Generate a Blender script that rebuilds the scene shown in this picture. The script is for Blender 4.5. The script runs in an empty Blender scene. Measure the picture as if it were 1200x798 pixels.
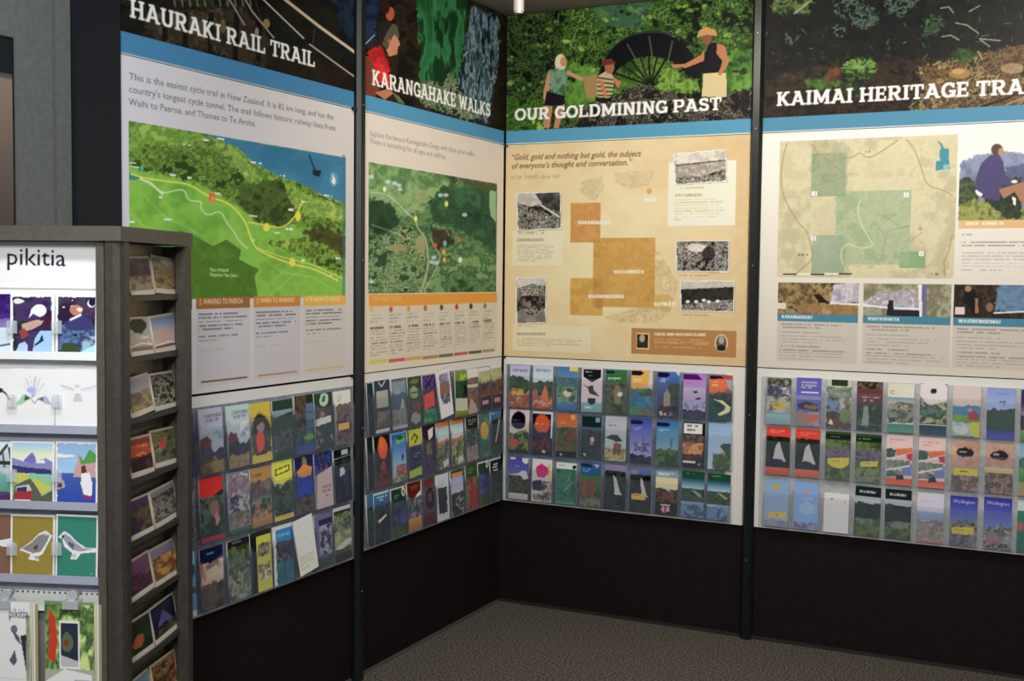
import bpy, math, random
import numpy as np
# ------------------------------------------------------------------ camera, world, lights, exposure
SC = bpy.context.scene
COL = SC.collection
FPX, PITCH, ROLL, AL, AR = 1354.71, 0.0548, 0.0105, 0.4586, 1.1124
CORNER_CAM = (-0.0428, 5.4889)          # the room corner seen from the camera (right, forward), metres
CAMZ = 1.56
dR = (math.sin(AR), -math.cos(AR)); dL = (-math.sin(AL), -math.cos(AL))
def turn(v):                            # camera-heading axes -> room axes (corner at origin, left wall x=0, right wall y=0)
    return np.array([v[0]*dR[0]+v[1]*dR[1], -(v[0]*dL[0]+v[1]*dL[1])])
RGT, FWD = turn((1, 0)), turn((0, 1))
CAM = np.array([*turn((-CORNER_CAM[0], -CORNER_CAM[1])), CAMZ])
cp, sp, cr, sr = math.cos(PITCH), math.sin(PITCH), math.cos(ROLL), math.sin(ROLL)
vf = np.array([FWD[0]*cp, FWD[1]*cp, -sp]); vu = np.array([FWD[0]*sp, FWD[1]*sp, cp]); vr = np.array([RGT[0], RGT[1], 0.])
v_right = cr*vr + sr*vu; v_up = -sr*vr + cr*vu
def room(x, fwd, z=0):                  # a point given right / forward of the camera
    p = CAM[:2] + RGT*x + FWD*fwd
    return (p[0], p[1], z)
def project(X, Y, Z):
    dx, dy, dz = X-CAM[0], Y-CAM[1], Z-CAM[2]
    d = dx*vf[0]+dy*vf[1]+dz*vf[2]
    return (600+FPX*(dx*v_right[0]+dy*v_right[1]+dz*v_right[2])/d, 399-FPX*(dx*v_up[0]+dy*v_up[1]+dz*v_up[2])/d)
def on_wall(side, u, v, off=0.):        # photo pixel -> (along wall to the viewer's right, height)
    d = vf + v_right*(u-600)/FPX - v_up*(v-399)/FPX
    if side == 'L':
        t = (off-CAM[0])/d[0]; p = CAM+d*t; return p[1], p[2]
    t = (-off-CAM[1])/d[1]; p = CAM+d*t; return p[0], p[2]
from mathutils import Matrix, Vector
cam_d = bpy.data.cameras.new('camera'); cam = bpy.data.objects.new('camera', cam_d); COL.objects.link(cam)
cam.matrix_world = Matrix(((v_right[0], v_up[0], -vf[0], CAM[0]), (v_right[1], v_up[1], -vf[1], CAM[1]), (v_right[2], v_up[2], -vf[2], CAM[2]), (0, 0, 0, 1)))
cam_d.sensor_width = 36; cam_d.lens = FPX*36/1200; cam_d.clip_start = .05
SC.camera = cam
W = bpy.data.worlds.new('world'); SC.world = W; W.use_nodes = True
W.node_tree.nodes['Background'].inputs[0].default_value = (.80, .88, 1, 1)
W.node_tree.nodes['Background'].inputs[1].default_value = .32
SC.view_settings.view_transform = 'Standard'; SC.view_settings.look = 'None'
SC.view_settings.exposure = 0.0; SC.view_settings.gamma = 1; SC.view_settings.use_curve_mapping = False
def area(name, loc, target, size, power, color):
    l = bpy.data.lights.new(name, 'AREA'); l.shape = 'DISK'; l.size = size; l.energy = power; l.color = color
    o = bpy.data.objects.new(name, l); COL.objects.link(o); o.location = loc
    o.rotation_euler = (Vector(target)-Vector(loc)).to_track_quat('-Z', 'Y').to_euler(); return o
area('ceiling_light_room', (2.35, -5.0, 2.7), (1.0, -0.7, 1.4), .8, 92, (1, .97, .93))
area('ceiling_light_right', (2.3, -1.5, 2.74), (1.75, 0, 1.85), .3, 27, (1, .93, .82))
area('ceiling_light_mid', (.95, -1.35, 2.74), (.75, 0, 1.55), .3, 13, (1, .91, .78))
area('ceiling_light_front', room(-.6, 1.6, 2.74), room(-1.15, 2.87, 1.35), .35, 30, (.90, .96, 1))

# ------------------------------------------------------------------ helpers
def lin(c):
    c = np.asarray(c, float)
    return np.where(c <= .04045, c/12.92, ((c+.055)/1.055)**2.4)
def C(h):
    if not isinstance(h, str): return np.array(h, float)/255
    return np.array([int(x, 16)*17 for x in h], float)/255 if len(h) == 3 else np.array([int(h[i:i+2], 16) for i in (0, 2, 4)], float)/255
def mat(name, col, rough=.5, metal=0., spec=.5):
    m = bpy.data.materials.new(name); m.use_nodes = True; b = m.node_tree.nodes['Principled BSDF']
    b.inputs['Base Color'].default_value = (*lin(C(col)), 1); b.inputs['Roughness'].default_value = rough
    b.inputs['Metallic'].default_value = metal; b.inputs['Specular IOR Level'].default_value = spec
    return m
def noisy(m, c1, c2, scale, bump=0., detail=2., lo=.4, hi=.6):
    nt = m.node_tree; n, l = nt.nodes, nt.links; b = n['Principled BSDF']
    tc = n.new('ShaderNodeTexCoord'); no = n.new('ShaderNodeTexNoise'); no.inputs['Scale'].default_value = scale; no.inputs['Detail'].default_value = detail
    rp = n.new('ShaderNodeValToRGB'); rp.color_ramp.elements[0].color = (*lin(C(c1)), 1); rp.color_ramp.elements[1].color = (*lin(C(c2)), 1)
    rp.color_ramp.elements[0].position = lo; rp.color_ramp.elements[1].position = hi
    l.new(tc.outputs['Object'], no.inputs['Vector']); l.new(no.outputs['Fac'], rp.inputs['Fac']); l.new(rp.outputs['Color'], b.inputs['Base Color'])
    if bump:
        bp = n.new('ShaderNodeBump'); bp.inputs['Strength'].default_value = bump; bp.inputs['Distance'].default_value = .004
        l.new(no.outputs['Fac'], bp.inputs['Height']); l.new(bp.outputs['Normal'], b.inputs['Normal'])
    return m
def print_mat(name, rough):
    m = mat(name, 'fff', rough, spec=.12); nt = m.node_tree
    a = nt.nodes.new('ShaderNodeAttribute'); a.attribute_name = 'ink'
    nt.links.new(a.outputs['Color'], nt.nodes['Principled BSDF'].inputs['Base Color']); return m
PRINT = print_mat('laminated_print', .45); GLOSS = print_mat('glossy_leaflet', .32)
BLACKWALL = noisy(mat('black_brown_wall', '1e1512', .75, spec=.2), '150c0b', '1c1110', 90)
CARPET = noisy(mat('speckled_carpet', '444', .95, spec=.1), '1a1714', '8e877d', 130, .6, 4, .36, .70)
CEIL = noisy(mat('brown_grey_ceiling', '4a4240', .8), '94857e', 'a09088', 60)
POST = noisy(mat('black_post', '101614', .35, spec=.5), '0d1110', '131a18', 40)
GREYW = noisy(mat('grey_wall', '6c716c', .7), '585c58', '5f635f', 70)
STAND = noisy(mat('grey_stand_metal', '6a655c', .45, spec=.4), '524e46', '59544b', 50)
STANDD = noisy(mat('dark_stand_column', '3a3833', .4, spec=.4), '3b3833', '433f39', 50)
BRONZE = noisy(mat('bronze_stand_panel', '8b7c64', .33, .35), '7c705c', '8d7f68', 14)
WHITE = mat('white_board', 'e8e6e2', .5); STANDW = mat('white_acrylic', 'f4f8f8', .35); SHELFM = mat('lilac_grey_shelf', 'a9aec0', .4)
CARD = mat('white_card_edge', 'e9e4dc', .6); STEEL = mat('bright_metal', 'c8ccd0', .3, .25)
def glass(name, col, fac):
    m = bpy.data.materials.new(name); m.use_nodes = True; nt = m.node_tree; n = nt.nodes; n.clear()
    o = n.new('ShaderNodeOutputMaterial'); mx = n.new('ShaderNodeMixShader'); t = n.new('ShaderNodeBsdfTransparent'); p = n.new('ShaderNodeBsdfPrincipled')
    p.inputs['Base Color'].default_value = (*lin(C(col)), 1); p.inputs['Roughness'].default_value = .25
    mx.inputs[0].default_value = fac; nt.links.new(t.outputs[0], mx.inputs[1]); nt.links.new(p.outputs[0], mx.inputs[2]); nt.links.new(mx.outputs[0], o.inputs[0])
    return m
CLEAR = glass('clear_plastic_pocket', '8e9aae', .085); CLIPM = glass('clear_plastic_clip', 'dfe6f0', .3)

def link(name, me, m, parent=None, loc=None, rz=0.):
    o = bpy.data.objects.new(name, me); COL.objects.link(o)
    if m is not None and me is not None and not me.materials: me.materials.append(m)
    if parent is not None: o.parent = parent
    if loc is not None: o.location = loc
    if rz: o.rotation_euler = (0, 0, rz)
    return o
def tag(o, label=None, cat=None, group=None, kind=None):
    for k, v in (('label', label), ('category', cat), ('group', group), ('kind', kind)):
        if v: o[k] = v
    return o
class MB:
    def __init__(s): s.v = []; s.f = []
    def box(s, x0, x1, y0, y1, z0, z1, bev=0.):
        k = len(s.v)
        if bev <= 0:
            s.v += [(x, y, z) for z in (z0, z1) for x, y in ((x0, y0), (x1, y0), (x1, y1), (x0, y1))]
            s.f += [tuple(k+i for i in f) for f in ((0, 3, 2, 1), (4, 5, 6, 7), (0, 1, 5, 4), (1, 2, 6, 5), (2, 3, 7, 6), (3, 0, 4, 7))]
        else: s.prism([(x0+bev, y0), (x1-bev, y0), (x1, y0+bev), (x1, y1-bev), (x1-bev, y1), (x0+bev, y1), (x0, y1-bev), (x0, y0+bev)], z0, z1)
        return s
    def prism(s, pts, z0, z1):
        k = len(s.v); n = len(pts); s.v += [(x, y, z0) for x, y in pts]+[(x, y, z1) for x, y in pts]
        s.f.append(tuple(k+i for i in range(n))[::-1]); s.f.append(tuple(k+n+i for i in range(n)))
        s.f += [(k+i, k+(i+1) % n, k+n+(i+1) % n, k+n+i) for i in range(n)]; return s
    def cyl(s, cx, cy, r, z0, z1, n=16): return s.prism([(cx+r*math.cos(6.2832*i/n), cy+r*math.sin(6.2832*i/n)) for i in range(n)], z0, z1)
    def cyly(s, cx, cz, r, y0, y1, n=10):
        k = len(s.v)
        for y in (y0, y1): s.v += [(cx+r*math.cos(6.2832*i/n), y, cz+r*math.sin(6.2832*i/n)) for i in range(n)]
        s.f.append(tuple(k+i for i in range(n))); s.f.append(tuple(k+n+i for i in range(n))[::-1])
        s.f += [(k+i, k+n+i, k+n+(i+1) % n, k+(i+1) % n) for i in range(n)]; return s
    def mesh(s, name='m'):
        me = bpy.data.meshes.new(name); me.from_pydata(s.v, [], s.f); me.update(); return me

# ------------------------------------------------------------------ print canvas: colours per grid vertex of a flat printed face
def noise(x, y, seed):
    r = np.random.RandomState(seed).rand(128, 128)
    xi = np.floor(x).astype(int); yi = np.floor(y).astype(int); fx = x-xi; fy = y-yi
    fx = fx*fx*(3-2*fx); fy = fy*fy*(3-2*fy); g = lambda i, j: r[j % 128, i % 128]
    return (g(xi, yi)*(1-fx)+g(xi+1, yi)*fx)*(1-fy)+(g(xi, yi+1)*(1-fx)+g(xi+1, yi+1)*fx)*fy
def fbm(x, y, seed, octv=3):
    t = 0; a = 1; s = 0
    for k in range(octv): t = t+a*noise(x*2**k+k*17, y*2**k+k*31, seed+k); s += a; a *= .65
    return np.clip((t/s-.5)*2.2+.5, 0, 1)
SLAB = {}
def _g(ch, w, segs, ser='', rects=()): SLAB[ch] = (w, segs, ser, rects)
def arc(cx, cy, rx, ry, a0, a1, n=8):
    p = [(cx+rx*math.cos(math.radians(a0+(a1-a0)*i/n)), cy+ry*math.sin(math.radians(a0+(a1-a0)*i/n))) for i in range(n+1)]
    return [(*p[i], *p[i+1]) for i in range(n)]
v_ = lambda x: [(x, 0, x, 1)]
bowl = lambda x0, x1, y0, y1: [(x0, y0, x1-.2, y0), (x0, y1, x1-.2, y1)]+arc(x1-.2, (y0+y1)/2, .2, (y1-y0)/2, -90, 90)
_g('A', .94, [(.14, -.1, .47, 1), (.80, -.1, .47, 1), (.27, .30, .67, .30)], '', [(0, 0, .30, .13), (.64, 0, .94, .13), (.24, .87, .5, 1)])
_g('B', .80, v_(.2)+bowl(.2, .66, .5, .93)+bowl(.2, .7, .07, .5), '', [(.02, 0, .4, .13), (.02, .87, .4, 1)])
_g('C', .82, arc(.45, .5, .32, .43, 45, 315, 12), '', [(.64, .62, .76, .95)])
_g('D', .88, v_(.2)+[(.2, .07, .45, .07), (.2, .93, .45, .93)]+arc(.45, .5, .3, .43, -90, 90), '', [(.02, 0, .4, .13), (.02, .87, .4, 1)])
_g('E', .76, v_(.2)+[(.2, .5, .52, .5)], '', [(.02, 0, .70, .14), (.02, .86, .68, 1), (.58, 0, .70, .32), (.56, .68, .68, 1), (.47, .38, .57, .62)])
_g('F', .72, v_(.2)+[(.2, .5, .52, .5)], '', [(.02, 0, .4, .13), (.02, .86, .68, 1), (.56, .68, .68, 1)])
_g('G', .86, arc(.45, .5, .32, .43, 50, 330, 12)+[(.74, .4, .74, .12)], '', [(.48, .36, .86, .5), (.64, .66, .76, .95)])
_g('H', .92, v_(.2)+v_(.72)+[(.2, .5, .72, .5)], '', [(.03, 0, .38, .13), (.03, .87, .38, 1), (.54, 0, .89, .13), (.54, .87, .89, 1)])
_g('I', .44, v_(.22), '', [(.03, 0, .41, .13), (.03, .87, .41, 1)])
_g('K', .90, v_(.2)+[(.28, .42, .68, 1), (.38, .55, .74, 0)], '', [(.03, 0, .38, .13), (.03, .87, .38, 1), (.56, 0, .88, .13), (.52, .87, .84, 1)])
_g('L', .76, v_(.2), '', [(.03, 0, .72, .14), (.60, 0, .72, .36), (.03, .87, .40, 1)])
_g('M', 1.12, v_(.2)+v_(.92)+[(.2, 1, .56, .2), (.56, .2, .92, 1)], '', [(.03, 0, .38, .13), (.74, 0, 1.09, .13), (.03, .87, .25, 1), (.87, .87, 1.09, 1)])
_g('N', .92, v_(.2)+v_(.72)+[(.2, 1, .72, 0)], '', [(.03, 0, .37, .13), (.03, .87, .25, 1), (.56, .87, .89, 1)])
_g('O', .92, arc(.46, .5, .35, .43, 0, 360, 18))
_g('P', .80, v_(.2)+bowl(.2, .70, .44, .93), '', [(.02, 0, .40, .13), (.02, .87, .3, 1)])
_g('R', .88, v_(.2)+bowl(.2, .68, .48, .93)+[(.45, .46, .70, 0)], '', [(.02, 0, .38, .13), (.02, .87, .3, 1), (.58, 0, .86, .13)])
_g('S', .72, arc(.36, .72, .23, .21, 30, 270, 8)+arc(.36, .29, .25, .22, 90, -150, 8), '', [(.5, .68, .62, .95), (.08, .05, .2, .32)])
_g('T', .82, v_(.41), '', [(.22, 0, .60, .13), (.03, .86, .79, 1), (.03, .64, .15, 1), (.67, .64, .79, 1)])
_g('U', .90, [(.2, 1, .2, .32), (.70, 1, .70, .32)]+arc(.45, .32, .25, .25, 180, 360), '', [(.03, .87, .37, 1), (.54, .87, .87, 1)])
_g('V', .90, [(.12, 1.1, .45, 0), (.78, 1.1, .45, 0)], '', [(0, .87, .3, 1), (.6, .87, .9, 1)])
_g('W', 1.22, [(.15, 1.1, .38, 0), (.38, 0, .61, .9), (.61, .9, .84, 0), (.84, 0, 1.07, 1.1)], '', [(.0, .87, .32, 1), (.9, .87, 1.22, 1)])
_g('Y', .88, [(.12, 1.1, .44, .45), (.76, 1.1, .44, .45), (.44, .5, .44, 0)], '', [(0, .87, .3, 1), (.58, .87, .88, 1), (.26, 0, .62, .13)])
_g(' ', .34, [])
def _bfont(txt, shear=0., offset=0.):
    cu = bpy.data.curves.new('t', 'FONT'); cu.body = txt; cu.size = 1; cu.shear = shear; cu.offset = offset; cu.resolution_u = 2
    o = bpy.data.objects.new('t', cu); me = o.to_mesh()
    me.calc_loop_triangles(); v = np.array([p.co[:2] for p in me.vertices]) if len(me.vertices) else np.zeros((0, 2))
    t = np.array([x.vertices[:] for x in me.loop_triangles]); o.to_mesh_clear(); bpy.data.objects.remove(o); bpy.data.curves.remove(cu)
    return v, t
class Canvas:
    """a = to the viewer's right, z = up, metres.  U, V = drawing coordinates (photo pixels for the wall boards, 0..1 on leaflets)."""
    def __init__(s, a0, a1, z0, z1, da, dz, side=None, k=1.):
        s.a0, s.a1, s.z0, s.z1, s.side, s.k = a0, a1, z0, z1, side, k
        s.nx = max(2, round((a1-a0)/da)+1); s.ny = max(2, round((z1-z0)/dz)+1)
        s.a = np.linspace(a0, a1, s.nx); s.z = np.linspace(z0, z1, s.ny); s.A, s.Z = np.meshgrid(s.a, s.z)
        if side == 'L': s.U, s.V = project(0*s.A, s.A, s.Z)
        elif side == 'R': s.U, s.V = project(s.A, 0*s.A, s.Z)
        else: s.U = (s.A-a0)/(a1-a0); s.V = (z1-s.Z)/(z1-z0)
        s.img = np.ones((s.ny, s.nx, 3)); s.o = (0, 0, 1.); s.rag = 0; s.clip = None
    def zc(s, x0, y0, k): s.o = (x0, y0, k); return s
    def T(s, p): return (s.o[0]+p[0]/s.o[2], s.o[1]+p[1]/s.o[2])
    def L(s, p):                                    # drawing coordinates -> local metres
        p = s.T(p)
        return on_wall(s.side, *p) if s.side else (s.a0+p[0]*(s.a1-s.a0), s.z1-p[1]*(s.z1-s.z0))
    def put(s, m, c, al=1.):
        if isinstance(c, (str, tuple, list)): c = C(c)
        m = (np.asarray(m, float)*al)[..., None]; s.img = s.img*(1-m)+c*m
    def mrect(s, x0, y0, x1, y1):
        a = s.L((x0, y0)); b = s.L((x1, y1)); h = (s.a[1]-s.a[0])/2
        return (s.A >= a[0]-h*.2) & (s.A <= b[0]+h*.2) & (s.Z <= a[1]) & (s.Z >= b[1])
    def rect(s, x0, y0, x1, y1, c, al=1.): s.put(s.mrect(x0, y0, x1, y1), c, al)
    def mpoly(s, pts):
        P = [s.T(p) for p in pts]; m = np.zeros(s.U.shape, bool)
        for i in range(len(P)):
            (x0, y0), (x1, y1) = P[i-1], P[i]
            if y0 == y1: continue
            m ^= ((s.V > min(y0, y1)) & (s.V <= max(y0, y1)) & (s.U < (x1-x0)*(s.V-y0)/(y1-y0)+x0))
        return m
    def poly(s, pts, c, al=1.): s.put(s.mpoly(pts), c, al)
    def mell(s, x, y, rx, ry):
        x, y = s.T((x, y)); rx /= s.o[2]; ry /= s.o[2]
        d = np.sqrt(((s.U-x)/rx)**2+((s.V-y)/ry)**2); e = .9/min(rx, ry) if s.side else .12
        return np.clip((1-d)/e+.5, 0, 1)
    def ell(s, x, y, rx, ry, c, al=1.): s.put(s.mell(x, y, rx, ry), c, al)
    def line(s, pts, w, c, al=1.):
        if len(pts) > 4:
            for _ in range(2):
                q = [pts[0]]
                for (x0, y0), (x1, y1) in zip(pts, pts[1:]): q += [(.75*x0+.25*x1, .75*y0+.25*y1), (.25*x0+.75*x1, .25*y0+.75*y1)]
                pts = q+[pts[-1]]
        P = [s.T(p) for p in pts]; D = np.full(s.U.shape, 1e9)
        for (x0, y0), (x1, y1) in zip(P, P[1:]):
            dx, dy = x1-x0, y1-y0; t = np.clip(((s.U-x0)*dx+(s.V-y0)*dy)/(dx*dx+dy*dy+1e-9), 0, 1)
            D = np.minimum(D, (s.U-x0-t*dx)**2+(s.V-y0-t*dy)**2)
        e = 1. if s.side else .02
        s.put(np.clip((w/2-np.sqrt(D))/e+.5, 0, 1), c, al)
    def ragged(s, m, seed):
        m = np.asarray(m, float); r = s.rag
        for ax in (0, 1):
            q = np.pad(m, [(r+1, r) if a == ax else (0, 0) for a in (0, 1)], mode='edge').cumsum(ax)
            m = (np.take(q, range(2*r+1, q.shape[ax]), ax)-np.take(q, range(0, q.shape[ax]-2*r-1), ax))/(2*r+1)
        n = fbm(s.U/3.2, s.V/3.2, seed+77, 3) if s.side else fbm(s.U*14, s.V*28, seed+77, 3)
        m = np.clip((m-.5)*3.2+(n-.5)*2.2+.5, 0, 1)
        return m if s.clip is None else m*s.clip
    def spk(s, m, cols, sc, seed=1, al=1., sy=1., octv=3):
        """mottle the region m with a run of printed colours"""
        if s.rag: m = s.ragged(m, seed)
        n = fbm(s.U/sc if s.side else s.U*sc, s.V/sc*sy if s.side else s.V*2.1*sc*sy, seed, octv)
        nl = fbm(s.U/sc/4.3, s.V/sc*sy/4.3, seed+50, 2) if s.side else fbm(s.U*sc/3.5, s.V*2.1*sc*sy/3.5, seed+50, 2)
        n = np.clip(.5+(n-.5)*.75+(nl-.5)*.75, 0, 1); cs = np.array([C(c) for c in cols]); x = n*(len(cols)-1); i = np.clip(x.astype(int), 0, len(cols)-2); f = (x-i)[..., None]
        s.put(m, cs[i]*(1-f)+cs[i+1]*f, al)
    def grad(s, m, c0, c1, t):
        t = np.clip(t, 0, 1)[..., None]; s.put(m, C(c0)*(1-t)+C(c1)*t)
    def slab(s, txt, p0, p1, h, c, wt=.19, prefix=None):
        """slab-serif capitals on the baseline p0-p1 (prefix: the letters that end at p1)"""
        p0 = np.array(s.L(p0)); p1 = np.array(s.L(p1)); ln = np.hypot(*(p1-p0)); d = (p1-p0)/ln; n = np.array([-d[1], d[0]])
        wd = lambda t: sum(SLAB[q][0] for q in t); sx = ln/wd(prefix or txt)
        x = ((s.A-p0[0])*d[0]+(s.Z-p0[1])*d[1])/sx; y = ((s.A-p0[0])*n[0]+(s.Z-p0[1])*n[1])/h
        reg = (x > -.1) & (x < wd(txt)+.1) & (y > -.1) & (y < 1.1); X = x[reg]; Y = y[reg]; cov = np.zeros(X.shape)
        e = max(s.a[1]-s.a[0], s.z[1]-s.z[0])/h*.8; pos = 0
        for q in txt:
            w, segs, _, rc = SLAB[q]
            k = (X > pos-.1) & (X < pos+w+.1); xx = X[k]-pos; yy = Y[k]; cv = np.zeros(xx.shape)
            for (x0, y0, x1, y1) in segs:
                dx, dy = x1-x0, y1-y0; t = np.clip(((xx-x0)*dx+(yy-y0)*dy)/(dx*dx+dy*dy+1e-9), 0, 1)
                cv = np.maximum(cv, np.clip((wt/2*(1 if abs(dy) > .02 else .75)-np.hypot(xx-x0-t*dx, yy-y0-t*dy))/e+.5, 0, 1))
            for (x0, y0, x1, y1) in rc:
                dd = np.minimum(np.minimum(xx-x0, x1-xx), np.minimum(yy-y0, y1-yy)); cv = np.maximum(cv, np.clip(dd/e+.5, 0, 1))
            cv *= np.clip(yy/e+.5, 0, 1)*np.clip((1-yy)/e+.5, 0, 1)
            cov[k] = np.maximum(cov[k], cv); pos += w
        m = np.zeros(s.U.shape); m[reg] = cov; s.put(m, c)
    def text(s, txt, p0, p1, h, c, al=1., shear=0., bold=0.):
        """plain lettering, h = capital height in metres"""
        v, t = _bfont(txt, shear, bold)
        if len(v) == 0 or len(t) == 0: return
        p0 = np.array(s.L(p0)); p1 = np.array(s.L(p1)); ln = np.hypot(*(p1-p0)); d = (p1-p0)/ln; n = np.array([-d[1], d[0]])
        sx = ln/v[:, 0].max(); sy = h/.70
        w = p0+v[:, :1]*sx*d+v[:, 1:]*sy*n; S = 4
        gx = (w[:, 0]-s.a0)/(s.a[1]-s.a[0]); gy = (w[:, 1]-s.z0)/(s.z[1]-s.z[0])
        i0, i1 = int(gx.min())-1, int(gx.max())+2; j0, j1 = int(gy.min())-1, int(gy.max())+2
        M = np.zeros(((j1-j0)*S, (i1-i0)*S), bool); qx = (gx-i0+.5)*S; qy = (gy-j0+.5)*S
        for a, b, cc in t:
            xs = qx[[a, b, cc]]; ys = qy[[a, b, cc]]
            xa, xb = max(0, int(xs.min())), min(M.shape[1], int(xs.max())+2); ya, yb = max(0, int(ys.min())), min(M.shape[0], int(ys.max())+2)
            if xb <= xa or yb <= ya: continue
            XX, YY = np.meshgrid(np.arange(xa, xb)+.5, np.arange(ya, yb)+.5)
            e = [(xs[(k+1) % 3]-xs[k])*(YY-ys[k])-(ys[(k+1) % 3]-ys[k])*(XX-xs[k]) for k in range(3)]
            M[ya:yb, xa:xb] |= ((e[0] >= 0) & (e[1] >= 0) & (e[2] >= 0)) | ((e[0] <= 0) & (e[1] <= 0) & (e[2] <= 0))
        R = M.reshape(j1-j0, S, i1-i0, S).mean((1, 3)); full = np.zeros(s.U.shape)
        ja, jb, ia, ib = max(0, j0), min(s.ny, j1), max(0, i0), min(s.nx, i1)
        if jb > ja and ib > ia: full[ja:jb, ia:ib] = R[ja-j0:jb-j0, ia-i0:ib-i0]
        s.put(full, c, al)
    def greek(s, x0, y0, x1, y1, n, c, al=.5, seed=3, last=.5, fill=.42):
        """rows of print too small to read"""
        a = s.L((x0, y0)); b = s.L((x1, y1)); r = np.random.RandomState(seed)
        ph = (a[1]-s.Z)/(a[1]-b[1])*n; row = np.clip(np.floor(ph).astype(int), 0, n-1); fr = ph-np.floor(ph)
        ends = r.uniform(.8, 1., n); ends[-1] = last; t = (s.A-a[0])/(b[0]-a[0])
        wl = noise((s.A-a[0])/.0065+row*7.3, row*3.1+.5, seed) > .32
        s.put((ph >= 0) & (ph < n) & (t >= 0) & (t <= ends[row]) & (fr < fill*.9) & wl, c, al*.8)
    def mesh(s, name, t=.012, edge='e6e2dc'):
        """board: the printed grid in front (facing -Y), a plain back and edges"""
        ny, nx = s.ny, s.nx; N = nx*ny
        co = np.zeros((N+8, 3)); co[:N, 0] = s.A.ravel()-s.a0; co[:N, 2] = s.Z.ravel()-s.z0
        w, h = s.a1-s.a0, s.z1-s.z0
        co[N:] = [(0, 0, 0), (w, 0, 0), (w, 0, h), (0, 0, h), (0, t, 0), (w, t, 0), (w, t, h), (0, t, h)]
        i = np.arange(N).reshape(ny, nx); q = np.stack([i[:-1, :-1], i[:-1, 1:], i[1:, 1:], i[1:, :-1]], -1).reshape(-1, 4)
        b = N+np.array([(0, 4, 5, 1), (1, 5, 6, 2), (2, 6, 7, 3), (3, 7, 4, 0), (5, 4, 7, 6)]); q = np.vstack([q, b]).astype(np.int32)
        me = bpy.data.meshes.new(name); me.vertices.add(len(co)); me.vertices.foreach_set('co', co.ravel())
        me.loops.add(q.size); me.loops.foreach_set('vertex_index', q.ravel()); me.polygons.add(len(q))
        me.polygons.foreach_set('loop_start', np.arange(0, q.size, 4, dtype=np.int32)); me.update(calc_edges=True)
        col = np.ones((N+8, 4)); px = lin(np.clip(s.img, 0, 1).reshape(-1, 3)); lum = px @ np.array([.25, .65, .10]); ds = .9 if s.side else .82; px = px*ds+lum[:, None]*(1-ds)
        if not s.side: px = px**1.22*1.12
        col[:N, :3] = np.clip(px*s.k, 0, .88); col[N:, :3] = lin(C(edge))
        at = me.color_attributes.new('ink', 'FLOAT_COLOR', 'POINT'); at.data.foreach_set('color', col.ravel()); return me
# ------------------------------------------------------------------ the setting
CEIL_Z = 2.785
def struct(name, m, mb, lab=None, loc=None, rz=0.):
    return tag(link(name, mb.mesh(name), m, None, loc, rz), lab, None, None, 'structure')
struct('floor', CARPET, MB().box(-.6, 6, -8, .6, -.06, 0), 'dark grey speckled carpet floor')
struct('ceiling', CEIL, MB().box(-.6, 6, -8, .6, CEIL_Z, CEIL_Z+.06), 'brown grey ceiling just above the display boards')
struct('wall_left', BLACKWALL, MB().box(-.12, -.014, -2.47, .12, 0, CEIL_Z), 'black brown partition wall under the left display boards')
struct('wall_right', BLACKWALL, MB().box(-.014, 3.6, .014, .12, 0, CEIL_Z), 'black brown partition wall under the right display boards')
struct('baseboard_left', mat('thin_grey_edge', '55504c', .5), MB().box(-.014, -.006, -2.45, -.006, 0, .012), 'thin grey strip along the foot of the left wall')
struct('baseboard_right', mat('thin_dark_edge', '2a2724', .5), MB().box(-.006, 3.6, .004, .014, 0, .014), 'thin dark strip along the foot of the right wall')
struct('wall_grey', GREYW, MB().box(-.12, -.004, -5.2, -2.665, 0, CEIL_Z), 'plain grey wall left of the display boards')
struct('trim_1', GREYW, MB().box(-.12, .004, -2.66, -2.612, 0, CEIL_Z), 'narrow grey strip at the edge of the grey wall')
struct('trim_2', noisy(mat('navy_black_end', '141828', .5), '0a0c14', '0f121e', 50), MB().box(-.12, .02, -2.61, -2.447, 0, CEIL_Z), 'dark navy end upright between grey wall and rail trail boards')
def post(name, x, y, rz, lab):
    root = bpy.data.objects.new(name, None); COL.objects.link(root); root.location = (x, y, 0); root.rotation_euler = (0, 0, rz)
    tag(root, lab, 'post', 'black posts between the display boards')
    h = CEIL_Z-.001
    link('post_body', MB().prism([(-.025, .012), (-.025, -.008), (-.014, -.022), (.014, -.022), (.025, -.008), (.025, .012)], 0, h).mesh(), POST, root)
    for z in (.35, .98, 1.62, 2.2, 2.6): link('screw', MB().cyly(0, z, .0022, -.0235, -.021, 8).mesh(), STEEL, root)
    return root
post('display_post', 0, -1.229, math.pi/2, 'black display post between the rail trail and gorge walks boards')
post('display_post', 1.1985, 0, 0, 'black display post between the goldmining and heritage trails boards')
def clip(a, z, side, lab):
    mb = MB().box(-.008, .008, -.012, .012, -.006, .006, .003)
    o = link('joint_clip', mb.mesh(), POST, None, (a, -.004, z) if side == 'R' else (.004, a, z), 0 if side == 'R' else math.pi/2)
    tag(o, lab, 'clip', 'small black clips at the board joints')
clip(.008, 2.176, 'R', 'small black clip in the corner just below the blue band')
clip(.008, 1.181, 'R', 'small black clip in the corner just above the brochure racks')
clip(-1.266, 2.18, 'L', 'small black clip beside the left post under the blue band')
clip(-1.266, 1.181, 'L', 'small black clip beside the left post above the racks')

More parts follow.
